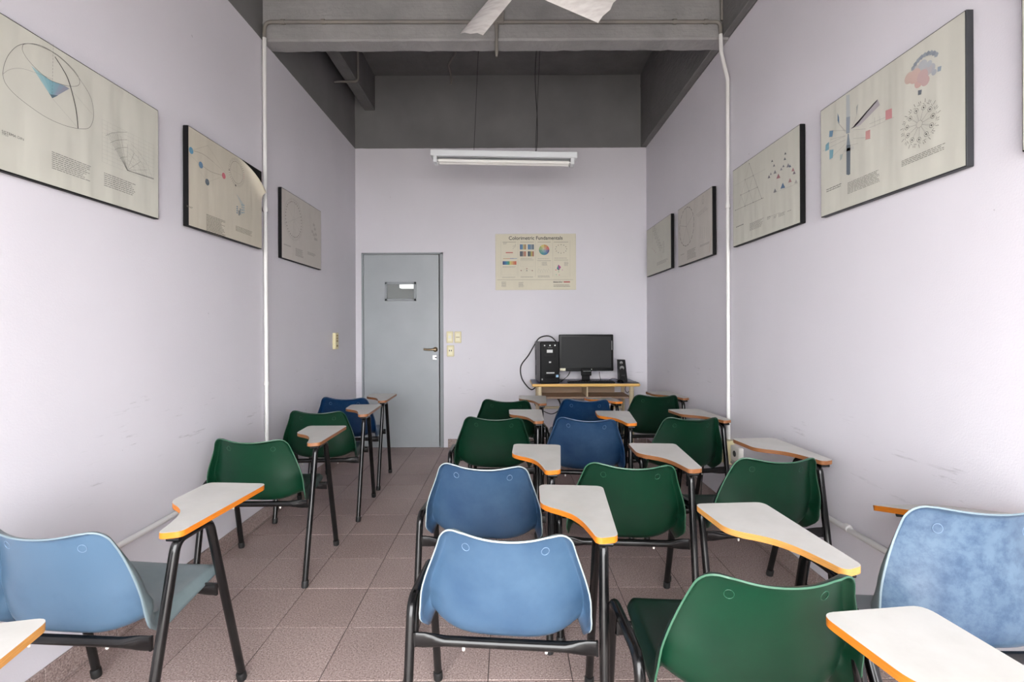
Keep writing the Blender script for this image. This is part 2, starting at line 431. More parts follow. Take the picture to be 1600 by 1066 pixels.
# ------------------------------------------------------------------ posters
class Poster:
    """board on a wall; u runs right, v up, as one reads it"""
    def __init__(s, side, a0, a1, z0, z1, thick=.022, gap=.004):
        s.side = side; s.W = a1-a0; s.H = z1-z0; s.thick = thick
        if side == 'left':  s.O = Vector((XL+gap, a0, z0)); s.R = Vector((0,1,0)); s.N = Vector((1,0,0)); s.face = XL+gap+thick
        if side == 'right': s.O = Vector((XR-gap, a1, z0)); s.R = Vector((0,-1,0)); s.N = Vector((-1,0,0)); s.face = XR-gap-thick
        if side == 'back':  s.O = Vector((a0, YB-gap, z0)); s.R = Vector((1,0,0)); s.N = Vector((0,-1,0)); s.face = YB-gap-thick
        s.U = Vector((0,0,1)); s.a0, s.a1 = a0, a1
        s.warp = None; s.q = {}
    def place(s, root):  # root frame: x right, y up, z out of the wall
        M = Matrix.Identity(4)
        for i, a in enumerate((s.R, s.U, s.N)):
            for k in range(3): M[k][i] = a[k]
        M.translation = s.O; root.matrix_world = M
    def px(s, x, y):
        if s.side == 'back': X, Z = at_y(x, y, s.face); return X-s.a0, Z-s.O.z
        Y, Z = at_x(x, y, s.face); return (Y-s.a0 if s.side == 'left' else s.a1-Y), Z-s.O.z
    def P(s, u, v, off=0.):
        if s.warp: 
            x, y, z = s.warp(u, v); return (x, y, s.thick+.0008+z+off)
        return (u, v, s.thick+.0008+off)
    def _m(s, c): return s.q.setdefault(c, MB())
    def line(s, pts, wd=.0012, c='3a3a3a', closed=False, lift=.0006):
        pts = [Vector((a, b)) for a, b in pts]
        if closed: pts.append(pts[0])
        m = s._m(c)
        for a, b in zip(pts, pts[1:]):
            d = (b-a)
            if d.length < 1e-5: continue
            d.normalize(); n = Vector((-d.y, d.x))*wd/2; e = d*wd*.3
            m.add([s.P(*p, lift) for p in (a-e-n, b+e-n, b+e+n, a-e+n)], [(0,1,2,3)])
    def poly(s, pts, c, lift=.0004): 
        s._m(c).add([s.P(a, b, lift) for a, b in pts], [list(range(len(pts)))])
    def rect(s, u0, v0, u1, v1, c, lift=.0004): s.poly([(u0,v0),(u1,v0),(u1,v1),(u0,v1)], c, lift)
    def disc(s, u, v, r, c, n=14, lift=.0005): s.poly([(u+r*math.cos(2*math.pi*k/n), v+r*math.sin(2*math.pi*k/n)) for k in range(n)], c, lift)
    def ell(s, u, v, a, b, wd=.001, c='3a3a3a', n=36, t0=0, t1=360, rot=0):
        cr, sr = math.cos(rad(rot)), math.sin(rad(rot)); pts = []
        for k in range(n+1):
            t_ = rad(t0+(t1-t0)*k/n); x, y = a*math.cos(t_), b*math.sin(t_)
            pts.append((u+x*cr-y*sr, v+x*sr+y*cr))
        s.line(pts, wd, c)
    def dash(s, a, b, n=10, wd=.001, c='3a3a3a'):
        a, b = Vector(a), Vector(b)
        for k in range(n): s.line([a.lerp(b, k/n), a.lerp(b, (k+.6)/n)], wd, c)
    def text(s, u0, v0, u1, v1, n, c='84827b', ragged=.25, fill=.42):
        """small illegible lines of print, word by word; v1 is the top"""
        st = (v1-v0)/n
        for i in range(n):
            y = v1-st*(i+.5); end = u1-(u1-u0)*(random.random()*ragged if i % 4 else random.random()*ragged*.5); x = u0
            while x < end-.002:
                L = min(random.uniform(.006, .022), end-x)
                s.rect(x, y-st*fill/2, x+L, y+st*fill/2, c); x += L+.0024
    def word(s, txt, u, v, h, c='2c2c30', width=None, align='LEFT', bold=0.):
        cu = bpy.data.curves.new('word', 'FONT'); cu.body = txt; cu.size = 1; cu.align_x = align; cu.offset = bold
        o = bpy.data.objects.new('word', cu); COL.objects.link(o)
        dg = bpy.context.evaluated_depsgraph_get(); me = o.evaluated_get(dg).to_mesh()
        vs = [v_.co.copy() for v_ in me.vertices]; fs = [list(p.vertices) for p in me.polygons]
        o.evaluated_get(dg).to_mesh_clear(); bpy.data.objects.remove(o); bpy.data.curves.remove(cu)
        if not vs: return
        xs = [p.x for p in vs]; w0 = max(xs)-min(xs); kx = (width/w0) if width else h; ky = h
        m = s._m(c); m.add([s.P(u+p.x*kx, v+p.y*ky, .0006) for p in vs], fs)
    def finish(s, name, label, papm, boardm, grid=(8, 6), board_w=0.0, cat='poster', back=True, papname='paper', group=None):
        root = thing(name, label, cat, group=group); s.place(root)
        if back: MB().box(-board_w, s.W+board_w, -board_w, s.H+board_w, 0, s.thick, bev=.002).build('board', boardm, root)
        m = MB(); nu, nv = grid; e = .004 if back else 0
        vs = [s.P(e+(s.W-2*e)*i/nu, e+(s.H-2*e)*j/nv, -.0003) for j in range(nv+1) for i in range(nu+1)]
        m.add(vs, [[j*(nu+1)+i, j*(nu+1)+i+1, (j+1)*(nu+1)+i+1, (j+1)*(nu+1)+i] for j in range(nv) for i in range(nu)], 0, True)
        if back:
            m.build(papname, papm, root)
        else:
            MB().box(0, s.W, 0, s.H, 0, s.thick, bev=.003).build('board', papm, root)
        mm = MB(); mats = []
        for i, (c, q) in enumerate(s.q.items()):
            mats.append(ink(c)); mm.add(q.v, q.f, i)
        if mats: mm.build('printed_diagram', mats, root)['kind'] = 'stuff'
        return root
def crop(P, x0, y0, k): return lambda x, y: P.px(x0+x/k, y0+y/k)

# P1 left wall, nearest: dome diagram
fl = XL+.026; fr = XR-.026
def span(px0, px1, X): return sorted((at_x(px0, 513, X)[0], at_x(px1, 513, X)[0]))
a1 = at_x(248, 260, fl)[0]
P = Poster('left', a1-.70, a1, at_x(248, 343, fl)[1], at_x(248, 173, fl)[1])
C = crop(P, 0, 20, 3.332)
def path(C, pts, n=5): return [C(q.x, q.y) for q in catmull([(a, b, 0) for a, b in pts], n)]
P.line(path(C, [(12,320),(20,270),(45,215),(90,172),(150,160),(220,175),(300,225),(370,290),(430,370),(470,440),(485,510),(482,560),(460,600),(405,603),(330,585),(240,545),(150,485),(70,420),(25,365),(12,320)]), .0013, '4a4a48')
P.line(path(C, [(118,165),(115,195),(140,240),(190,295),(250,345),(310,370),(370,383),(405,378),(413,355),(395,315),(350,265),(290,215),(210,175),(150,160),(118,165)]), .0012, '50504e')
P.line(path(C, [(285,230),(320,285),(350,340),(375,420),(395,510),(405,602)]), .0032, '242424')
P.line(path(C, [(12,320),(50,295),(110,290),(190,315),(270,345)]), .0007, '7c7b76')
pl = [(160,275),(190,300),(225,328),(250,345),(285,362),(310,370),(335,380),(360,395)]
apex = (270,445); cy = ['9cc4c8', '8cb9c0', '7dafb9', '74a6b2', '7a9fae', '8296a6', '8a8f9e']
for i in range(len(pl)-1): P.poly([C(*apex), C(*pl[i+1]), C(*pl[i])], cy[i])
P.poly([C(270,445), C(300,431), C(262,425), C(250,412)], '4d6470', .0007)
P.dash(C(275,165), C(270,445), 16, .0009, '4a4a48')
P.line([C(270,445), C(405,602)], .0006, '85847e'); P.line([C(385,420), C(480,530)], .0006, '85847e'); P.line([C(250,345), C(180,290)], .0006, '85847e')
for i in range(11):
    f_ = i/10
    P.line([C(530+270*f_, 555+135*f_), C(530+270*f_, 775+110*f_)], .0005, 'a3a29a')
    P.line([C(530, 555+220*f_), C(800, 690+195*f_)], .0005, 'a3a29a')
o0 = C(660,820)
for k in range(12):
    a = k/11; e0 = (555+110*a, 625-5*a) if a < .5 else (610+190*(a-.5)*2, 622+240*(a-.5)*2)
    P.line([o0, C(*e0)], .0008, '55544f')
for s_ in (.35, .6, .8, 1.0):
    P.line([o0 if False else tuple(Vector(o0).lerp(Vector(C(x, y)), s_)) for x, y in ((548,640),(580,626),(620,621),(660,622))], .0009, '4a4a46')
    P.line([tuple(Vector(o0).lerp(Vector(C(x, y)), s_)) for x, y in ((680,680),(725,730),(765,790),(790,860))], .0007, '77766f')
P.line([o0, C(798,866)], .0026, '55544f')
u0, v1 = C(268,718); u1, v0 = C(480,870); P.text(u0, C(268,812)[1], u1, v1, 9)
u0, v1 = C(540,828); u1, _ = C(722,900); P.text(u0, C(540,902)[1], u1, v1, 7)
P.word('SISTEMA DIN', C(6,620)[0], C(6,622)[1], .012, '55544f'); P.word('1953', C(6,632)[0], C(6,633)[1], .010, '6b6a64')
P.finish('wall_poster', 'large poster nearest on left wall, outlined dome with blue cone', M_PAP, M_BOARD)

# P2 left wall, middle: peeling corner
a0, a1 = span(291, 407, fl); zt = at_x(291, 196, fl)[1]; zb = at_x(291, 353, fl)[1]
P = Poster('left', a0, a1, zb, zt, .026, .012)
C = crop(P, 280, 190, 5.079)
W2, H2 = P.W, P.H
fx, fy = .38*W2, .39*H2; fl_n = math.hypot(fx, fy); nx_, ny_ = fy/fl_n, fx/fl_n; tmax = (W2-.62*W2)*nx_
def warp(u, v):
    t_ = ((u-.62*W2)*nx_+(v-H2)*ny_)/tmax
    if t_ <= 0: return (u, v, .0)
    t_ = min(t_, 1.); k = t_**1.7
    return (u-.03*k, v-.155*k,   .046*math.sin(t_*math.pi/2)**1.6)
P.warp = warp
for (x, y, c) in ((93,230,'4f8fb2'), (170,345,'557c9c'), (221,481,'4c5c68'), (352,431,'c9606c')): P.disc(*C(x, y), .017, c)
P.line([C(93,230), C(225,190), C(365,410)], .0012, 'a09a86'); P.line(path(C, [(115,233),(190,260),(265,318)], 5), .0013, '4a4740')
P.line(path(C, [(185,355),(255,400),(345,428)], 5), .0013, '4a4740'); P.line([C(80,260), C(150,330), C(160,390), C(221,481), C(320,445)], .001, 'a8a290')
P.line([C(265,318), C(340,385)], .001, '8c8676')
uc, vc = C(455,405); 
P.ell(uc, vc, .062, .062, .0016, '5a564c', 40)
for k in range(40):
    a = 2*math.pi*k/40; P.line([(uc+.068*math.cos(a), vc+.068*math.sin(a)), (uc+.082*math.cos(a), vc+.082*math.sin(a))], .0016, '6a6558' if k not in (0,1,39) else 'b8606a')
P.line([(uc, vc-.06), (uc, vc+.06)], .0008, '9a9484'); P.line([(uc-.06, vc), (uc+.06, vc)], .0008, '9a9484')
P.disc(*C(446,507), .006, '3a3a3a'); P.disc(*C(395,383), .004, '3a3a3a')
P.line([C(455,580), C(510,660)], .003, 'a3b0b4'); P.poly([C(455,580), C(505,650), C(505,700)], 'b9c0ba')
for x, y0, y1, c in ((455,670,735,'3f6a8c'), (480,690,740,'4f6f86'), (495,655,738,'5d93b4'), (508,660,735,'7fa9bf'), (470,705,745,'3a4a56')):
    for k in range(4):
        ya = y0+(y1-y0)*k/4; P.rect(C(x-4, 0)[0], C(x, ya+8)[1], C(x+5, 0)[0], C(x, ya)[1], c)
P.text(C(210,0)[0], C(212,880)[1], C(365,0)[0], C(212,730)[1], 14, '6a655a'); P.text(C(443,0)[0], C(443,866)[1], C(590,0)[0], C(443,822)[1], 5, '77715f')
P.text(C(55,0)[0], C(55,676)[1], C(105,0)[0], C(55,660)[1], 2, '5a564c', .2)
P.finish('wall_poster', 'poster on left wall with top right corner peeling off its black board', M_PAP2, M_BOARD, (24, 18))

# P3 left wall, far
a0, a1 = span(440, 502, fl); zt = (at_x(440, 293, fl)[1]+at_x(501, 330, fl)[1])/2; zb = (at_x(440, 404, fl)[1]+at_x(501, 421, fl)[1])/2
P = Poster('left', a0, a1, zb, zt, .024); C = crop(P, 430, 280, 7.11)
uc, vc = C(205,450); ru = abs(C(295,500)[0]-C(120,400)[0])/2
for k in range(34):
    a = 2*math.pi*k/34; P.disc(uc+ru*math.cos(a), vc+ru*math.sin(a), .0048, '46433f' if k % 3 else '6d6a66', 6)
for k in range(70):
    a = 2*math.pi*k/70; P.line([(uc+ru*1.1*math.cos(a), vc+ru*1.1*math.sin(a)), (uc+ru*1.2*math.cos(a), vc+ru*1.2*math.sin(a))], .002, '908a82')
for k in range(3):
    a = math.pi*k/3+.4; P.line([(uc-ru*1.2*math.cos(a), vc-ru*1.2*math.sin(a)), (uc+ru*1.2*math.cos(a), vc+ru*1.2*math.sin(a))], .0012, 'a09a92')
P.ell(uc, vc, .02, .02, .001, '8a8680')
P.ell(uc+.03, vc-.06, ru*.75, ru*.5, .0008, 'a8a29a')
u1, v1 = C(420,600)
for dx, dy in ((0,.06),(.02,.03),(-.03,0),(0,-.02),(.04,-.01),(.05,-.05),(.02,-.05)): P.rect(u1+dx, v1+dy, u1+dx+.03, v1+dy+.018, 'b5aea6'); P.ell(u1+dx+.015, v1+dy+.01, .018, .014, .001, '8e8880', 10)
P.text(C(220,0)[0], C(220,850)[1], C(310,0)[0], C(220,760)[1], 8, '88827a'); P.text(C(355,0)[0], C(355,835)[1], C(450,0)[0], C(355,800)[1], 3, '88827a'); P.text(C(90,0)[0], C(90,728)[1], C(175,0)[0], C(90,712)[1], 2, '6a655f', .1)
P.finish('wall_poster', 'poster farthest on left wall, beyond the white pipe, dotted ring diagram', M_PAPP, M_BOARD)

# P4 right wall, far corner
a0, a1 = span(1012.5, 1051, fr); zt = (at_x(1012.5, 359, fr)[1]+at_x(1050, 335, fr)[1])/2; zb = (at_x(1013, 432, fr)[1]+at_x(1050, 420, fr)[1])/2
P = Poster('right', a0, a1, zb, zt, .026, .010); C = crop(P, 1005, 280, 6.664)
for k in range(7):
    u, v = C(110+12*k, 520+38*k if k < 4 else 560+26*k)
    P.ell(u, v, .028, .024, .002, '77736d', 10); P.line([(u-.03, v-.02), (u+.05, v+.03)], .002, '77736d'); P.line([(u, v), (u+.07, v-.01)], .0016, '8a867f')
for k in range(7): 
    u, v = C(205, 660+18*k); P.line([(u, v), (u+.05, v+.006)], .002, '7d7972')
P.line([C(100,500), C(95,690)], .0018, '7d7972')
for k in range(4): u, v = C(95+12*k, 720+14*k); P.disc(u, v, .006, 'a57a74', 6)
P.text(C(140,0)[0], C(140,905)[1], C(260,0)[0], C(140,870)[1], 4, '9a958c')
P.finish('wall_poster', 'narrow-looking poster at the far right corner, branching diagram', M_PAP, M_BOARD)

# P5
a0, a1 = span(1061.5, 1116, fr); zt = (at_x(1061.5, 328, fr)[1]+at_x(1116, 290, fr)[1])/2; zb = (at_x(1061.5, 418, fr)[1]+at_x(1116, 397, fr)[1])/2
P = Poster('right', a0, a1, zb, zt, .026, .008); C = crop(P, 1005, 280, 6.664)
uc, vc = C(452,495); ru = .15
P.ell(uc, vc, ru*1.0, ru*1.0, .0014, '7d7770', 40)
for a in (90, 25, -60, -125, 165): P.line([(uc, vc), (uc+ru*math.cos(rad(a)), vc+ru*math.sin(rad(a)))], .0018, '5f5b56')
for k in range(20):
    a = 2*math.pi*k/20+.1; P.line([(uc+ru*1.02*math.cos(a), vc+ru*1.02*math.sin(a)), (uc+ru*1.02*math.cos(a+.17), vc+ru*1.02*math.sin(a+.17))], .006, '77726c')
u, v = C(625,215); P.ell(u, v, .018, .03, .002, '8e8880', 12); P.ell(u, v-.01, .01, .016, .002, '8e8880', 10)
for k in range(3): u, v = C(555+10*k, 375+8*k); P.line([(u, v), (u+.17, v+.02)], .002, '8e8880')
for k in range(12): u, v = C(595+22*(k % 4), 520+35*(k//4)); P.line([(u, v-.02), (u, v+.015)], .002, 'a39d95')
P.line([C(715,560), C(690,760)], .006, 'c4ac96')
P.text(C(455,0)[0], C(455,845)[1], C(550,0)[0], C(455,745)[1], 9, '88827a'); P.text(C(590,0)[0], C(590,712)[1], C(690,0)[0], C(590,690)[1], 2, '88827a', .1); P.text(C(388,0)[0], C(388,800)[1], C(425,0)[0], C(388,788)[1], 1, '77726c', .1)
P.finish('wall_poster', 'poster on right wall just beyond the white pipe, spoked circle diagram', M_PAPP, M_BOARD)

# P6
a0, a1 = span(1147.5, 1253.5, fr); zt = (at_x(1147.5, 263, fr)[1]+at_x(1253, 197, fr)[1])/2; zb = (at_x(1147.5, 383, fr)[1]+at_x(1253, 353, fr)[1])/2
P = Poster('right', a0, a1, zb, zt, .026, .006); C = crop(P, 1140, 190, 5.33)
P.line([C(165,350), C(268,640)], .0016, '55534e'); P.line([C(165,350), C(75,705)], .0012, 'a9908a')
P.line([C(50,740), C(285,635)], .0018, '55534e'); P.line([C(95,612), C(232,547)], .0014, '66635d'); P.line([C(130,485), C(198,450)], .0014, '66635d'); P.line([C(45,535), C(130,485)], .0008, '99958d'); P.line([C(198,450), C(300,395)], .0008, '99958d')
P.line([C(130,485), C(200,675)], .001, '77736c'); P.line([C(95,612), C(130,705)], .001, '77736c'); P.line([C(198,450), C(130,705)], .001, '77736c'); P.line([C(232,547), C(195,672)], .001, '99908c')
for x, y in ((165,350),(130,485),(198,450),(95,612),(162,578),(232,547),(50,740),(130,705),(198,674),(268,640)): P.disc(*C(x, y), .0035, '3a3a3a', 8)
def tri(x, y, w_, h_, c): P.poly([C(x-w_, y+h_*.5), C(x+w_, y+h_*.5-w_*.5), C(x, y-h_*.5)], c)
for x, y, s_, c in ((466,265,9,'4a4a50'),(462,310,10,'5a5a60'),(356,328,8,'55555a'),(372,365,9,'66666a'),(380,420,13,'77777a'),(330,460,11,'66646a'),(345,435,9,'8a8888'),(432,395,10,'88868a'),(450,370,9,'6a6a70'),(490,365,14,'77757c'),(505,370,10,'4c5a70'),(408,455,17,'a06468'),(445,535,20,'4a6788'),(505,490,15,'a87a78'),(530,400,13,'a06a70'),(540,425,12,'6a5a64'),(380,575,14,'77777a'),(555,500,14,'a5a29c')): tri(x, y, s_, s_*2.6, c)
P.line([C(370,595), C(570,515)], .0008, '8f8b84')
P.text(C(165,0)[0], C(165,915)[1], C(282,0)[0], C(165,850)[1], 8, '7d7972'); P.text(C(310,0)[0], C(310,822)[1], C(345,0)[0], C(310,796)[1], 3, '88847c', .4); P.text(C(365,0)[0], C(365,812)[1], C(395,0)[0], C(365,788)[1], 3, '88847c', .4); P.text(C(405,0)[0], C(405,800)[1], C(470,0)[0], C(405,770)[1], 3, '88847c', .4)
P.line([C(315,800), C(425,757)], .001, '66635d'); P.text(C(52,0)[0], C(52,890)[1], C(115,0)[0], C(52,876)[1], 1, '55534e', .1); P.text(C(480,0)[0], C(480,755)[1], C(515,0)[0], C(480,745)[1], 1, '77736c', .1)
P.finish('wall_poster', 'poster on right wall just before the white pipe, triangle diagrams', M_PAP, M_BOARD)

# P7
a0, a1 = span(1284, 1513, fr); zt = (at_x(1284, 168, fr)[1]+at_x(1513, 19, fr)[1])/2; zb = (at_x(1284, 335, fr)[1]+at_x(1513, 267, fr)[1])/2
P = Poster('right', a0, a1, zb, zt, .024); C = crop(P, 1280, 20, 3.333)
P.poly([C(142,430), C(160,425), C(162,540), C(142,545)], 'b9bfc0'); P.poly([C(142,545), C(162,540), C(160,625), C(142,630)], '8d98a2')
P.poly([C(143,690), C(164,688), C(163,840), C(155,846), C(143,842)], '59656f'); P.poly([C(150,630), C(156,630), C(163,690), C(143,692)], '7d8a94')
P.poly([C(168,605), C(305,450), C(318,480), C(215,585)], 'b0a8ac'); P.poly([C(168,605), C(305,450), C(300,462), C(190,592)], 'a0989e')
P.poly([C(347,510), C(380,497), C(381,548), C(347,558)], 'c98688'); P.poly([C(243,618), C(267,608), C(267,655), C(243,662)], 'd0948f')
for q, c in ((((55,615),(75,612),(70,645),(53,648)),'5f87a5'), (((35,688),(52,672),(52,712),(33,722)),'6fa3b4'), (((55,715),(76,712),(72,755),(55,765)),'73a5b5'), (((97,522),(105,545),(106,580),(97,562)),'4f6c86'), (((195,490),(204,475),(196,540)),'9aa09c'), (((110,740),(124,735),(120,760),(110,770)),'aab8b2'), (((130,715),(180,692),(182,708),(132,730)),'c9cac2')): P.poly([C(*p) for p in q], c)
for q in (((262,580),(345,545)),((262,600),(345,565)),((180,610),(243,605)),((180,655),(243,650)),((165,600),(210,590)),((165,690),(205,680)),((55,615),(140,612)),((35,690),(140,640)),((60,760),(140,680)),((97,570),(142,620)),((168,605),(195,540)),((20,720),(140,660)),((110,770),(145,690)),((290,545),(292,595)),((318,540),(318,580)),((345,560),(390,545)),((240,662),(270,655)),((60,660),(140,640)),((105,580),(140,625))): P.line([C(*p) for p in q], .0009, '8f8c86')
for x, y, s_, c in ((500,330,52,'cfb0a4'),(470,340,40,'cdb3a4'),(540,330,48,'c6a8a4'),(560,300,50,'b9b3b4'),(520,300,40,'c2b6b2'),(585,290,36,'b0b2b8'),(540,275,40,'b4b8bc'),(600,310,22,'a9aeb6'),(520,365,36,'cfa9a0'),(555,355,36,'c8a8a4'),(575,265,24,'b2b7bc'),(500,290,26,'c0bcb8')):
    u, v = C(x, y); r_ = abs(C(x+s_*.62, y)[0]-u); P.disc(u, v, r_, c, 16, .0004+random.random()*.0004)
P.poly([C(620,282), C(640,276), C(636,302), C(618,308)], '93a2b0', .001); P.poly([C(517,405), C(537,400), C(534,425), C(517,430)], '5d636b', .001); P.line([C(520,236), C(537,227)], .002, '77777a')
for k in range(9):
    a = rad(35+k*13); u, v = C(548,310); P.disc(u+.058*math.cos(a), v+.058*math.sin(a), .009, '8f98a2' if k % 2 else '9aa3ac', 5, .001)
uc, vc = C(524,580); ru = abs(C(620,580)[0]-C(430,580)[0])/2
for k in range(11):
    a = 2*math.pi*k/11+.1; x, y = uc+ru*.72*math.cos(a), vc+ru*.72*math.sin(a)
    P.line([(uc, vc), (x, y)], .0008, '6a6862'); P.ell(x, y, ru*.11, ru*.11, .0012, '44433f', 12); P.disc(x, y, ru*.045, '33322f', 6)
    for j in range(3): 
        b_ = a+(j-1)*.24; P.line([(uc+ru*.95*math.cos(b_), vc+ru*.95*math.sin(b_)), (uc+ru*(1.05+.06*(j%2))*math.cos(b_+.03), vc+ru*(1.05+.06*(j%2))*math.sin(b_+.03))], .0016, '55534e')
        P.line([(uc+ru*.88*math.cos(b_), vc+ru*.88*math.sin(b_)), (uc+ru*.92*math.cos(b_+.12), vc+ru*.92*math.sin(b_+.12))], .0012, '66645e')
for k in range(33): a = 2*math.pi*k/33; P.line([(uc, vc), (uc+ru*.6*math.cos(a), vc+ru*.6*math.sin(a))], .0004, 'a09d95')
P.disc(uc, vc, ru*.16, 'd2d0c2', 16, .0008); P.ell(uc, vc, ru*.16, ru*.16, .0014, '44433f', 18); P.ell(uc, vc, ru*.04, ru*.04, .003, '33322f', 8)
P.text(C(427,0)[0], C(427,806)[1], C(660,0)[0], C(427,772)[1], 4, '77746c', .15); P.text(C(145,0)[0], C(145,948)[1], C(315,0)[0], C(145,886)[1], 9, '77746c', .1); P.text(C(35,0)[0], C(35,940)[1], C(115,0)[0], C(35,920)[1], 2, '66645e', .1)
P.finish('wall_poster', 'large poster on right wall with coloured rays and spoked wheel, charcoal edge', M_PAP, M_BOARDG)

# P8 cut by the right frame edge
ye = at_x(1597, 120, fr)[0]; zb = at_x(1597, 238, fr)[1]
P = Poster('right', ye-.70, ye, zb, zb+.50, .024); P.text(.1, .06, .3, .12, 7)
P.finish('wall_poster', 'poster at the right edge of the photo, only its left border showing', M_PAP, M_BOARD)

# back wall print
x0, zt = at_y(774, 366, YB); x1, zb = at_y(900, 453, YB)
P = Poster('back', x0, x1, zb, zt, .008, .003); C = crop(P, 765, 360, 10.66)
P.word('Colorimetric Fundamentals', C(318,158)[0], C(318,158)[1], .052, '2e2c2e', width=C(1212,0)[0]-C(318,0)[0], bold=.012)
for x in (188, 470, 762, 1050, 1340): P.line([C(x,175), C(x,775)], .0012, 'a8a294')
P.line([C(125,825), C(1390,822)], .0022, '77736a')
for i, (a, b_) in enumerate(((215,440),(510,735),(800,1015),(1070,1310))): P.line([C(a,196), C(b_,196)], .003, '6a665e')
for a, b_, y in ((510,735,493),(795,1020,505),(1075,1310,495)): P.line([C(a,y), C(b_,y)], .0026, '77736a')
P.rect(*C(270,380), *C(388,365), 'c0504c'); P.line([C(285,400), C(380,400)], .0012, 'd0908a'); P.line([C(225,430), C(345,430)], .0014, '9db8b4')
for k, c in enumerate(('c8a070','cf8a70','6a78b0','8aa6c0')): P.rect(*C(225+58*k,476), *C(283+58*k,466), c)
for k, c in enumerate(('3a4a78','3f6fa0','3f90a4','4f9a78','d8cc70','dfb070','d8885c','cc6048')): P.rect(*C(218+28.5*k,574), *C(246.5+28.5*k,515), c)
P.line([C(385,270), C(430,250), C(432,225)], .002, '6a665e'); P.line([C(385,310), C(440,255)], .0016, '6a665e')
for (x, y), cs in (((505,235),('4f74a0','6c94b4','c8b884','a8825c')), ((637,235),('4f7fae','6f8aa2','8a96a0','5c6a78')), ((505,350),('4a5260','6a6a6c','b89a84','c0765c')), ((637,350),('3f4a56','6f7a6c','c4b060','a8705c'))):
    for k, c in enumerate(cs): P.rect(*C(x+25*k, y+85), *C(x+25*k+25.5, y), c)
uc, vc = C(908,325); rw = abs(C(995,0)[0]-C(820,0)[0])/2
ring = ['d8685c','d89a58','e0d070','9cb870','5f9a8c','3f9098','3f7aa0','5c5a8c']
def mixh(h, k): return ''.join('%02x' % int(int(h[i:i+2], 16)*(1-k)+210*k) for i in (0,2,4))
for k in range(16):
    a, b_ = 2*math.pi*k/16, 2*math.pi*(k+1)/16; c = ring[k//2]
    for r0, r1, m_ in ((0,.45,.5),(.45,.75,.22),(.75,1,.0)):
        P.poly([(uc+rw*r*math.cos(t_), vc+rw*r*math.sin(t_)) for r, t_ in ((r0,a),(r1,a),(r1,b_),(r0,b_))], mixh(c, m_))
for k in range(12):
    a = 2*math.pi*k/12; P.disc(C(1190,310)[0]+.058*math.cos(a), C(1190,310)[1]+.045*math.sin(a), .0045, ('55504c','77504c','4a5a60')[k % 3], 6)
for x, y, c in ((525,670,'88504c'),(620,640,'a05050'),(620,672,'55605c'),(712,672,'8a5a4c')): P.disc(*C(x, y), .006, c, 8)
P.line([C(525,670), C(620,640), C(712,672)], .001, '9a968a')
for x0_, x1_, y0_, y1_ in ((515,735,520,600),(805,855,520,600),(870,1020,520,590),(800,1020,610,710),(205,455,620,740),(1075,1310,520,770)):
    P.line([C(x0_,y0_), C(x1_,y0_), C(x1_,y1_), C(x0_,y1_)], .0007, 'b4ae9e', True)
for k in range(5): P.line(path(C, [(805+40*k,700),(820+40*k,640+12*(k%2)),(845+40*k,690)], 4), .001, '9a968a')
P.poly([C(1118,640), C(1145,570), C(1150,655)], '3f8a90'); P.poly([C(1145,570), C(1190,615), C(1150,655)], 'c04a90'); P.poly([C(1120,640), C(1150,655), C(1185,630), C(1150,668)], '3a3a60')
for x, y, c in ((1105,660,'d0607a'),(1150,690,'8ab890'),(1110,740,'9accae'),(1160,745,'e0a0a0'),(1210,660,'d8a0b4')): P.disc(*C(x, y), .006, c, 8)
for a, b_, y0_, y1_, n in ((225,290,205,235,2),(215,450,600,620,2),(515,735,465,480,2),(800,1015,470,485,2),(800,1015,755,790,3),(515,735,770,790,2),(205,455,775,795,2),(1075,1310,460,475,1),(870,960,530,590,5),(1240,1310,530,600,4)): P.text(C(a,0)[0], C(0,y1_)[1], C(b_,0)[0], C(0,y0_)[1], n, 'a09a8c')
P.text(C(195,0)[0], C(0,945)[1], C(275,0)[0], C(0,855)[1], 6, '9a9486'); P.text(C(480,0)[0], C(0,950)[1], C(570,0)[0], C(0,865)[1], 6, '9a9486'); P.text(C(1060,0)[0], C(0,950)[1], C(1340,0)[0], C(0,905)[1], 2, '8a8478')
P.word('datacolor', C(1058,872)[0], C(1058,872)[1], .024, '3a3638', width=C(1218,0)[0]-C(1058,0)[0], bold=.02)
P.rect(*C(1232,870), *C(1340,850), 'b8504a')
P.finish('wall_chart', 'cream colour theory chart on the back wall above the computer', M_PAP3, M_BOARD, back=False)

# ------------------------------------------------------------------ conduits and pipes
R = .0125
def pipe(name, label, pts, m, r=R, bend=.06, clamps=(), cat='pipe', cm=None):
    root = MB().sweep(fillet(pts, bend), r, n=12).build(name, m); tag(root, label, cat)
    for a, ax in clamps:
        d = {'x': (.012,0,0), 'y': (0,.012,0), 'z': (0,0,.012)}[ax]; a = Vector(a)
        MB().cyl(a-Vector(d), a+Vector(d), r*1.35, n=12).build('clamp', cm or m, root)
    return root
yp = BF-.016
zc = at_y(700, 33, yp)[1]
lx0, lx1 = XL+R+.006, XR-R-.006
ztopl = 3.15
pipe('conduit', 'grey painted conduit running across the front of the concrete beam', [(lx0+.004, yp, 3.165), (lx0+.004, yp, zc), (1.396, yp, zc-.012), (1.396, yp, 3.175)], M_PIPEG, .0115, .075,
     [((at_y(505, 33, yp)[0], yp, zc), 'x'), ((at_y(1054, 35, yp)[0], yp, zc-.01), 'x'), ((-1.47, yp, zc), 'x'), ((1.30, yp, zc-.011), 'x')])
pipe('white_pipe', 'white vertical pipe on left wall beside the peeling poster', [(lx0+.004, yp, 3.165), (lx0+.002, yp+.006, 2.0), (lx0, yp+.02, .36)], M_PIPEW, R, .05, [((lx0+.002, yp+.006, 2.04), 'z'), ((lx0, yp+.016, .9), 'z')])
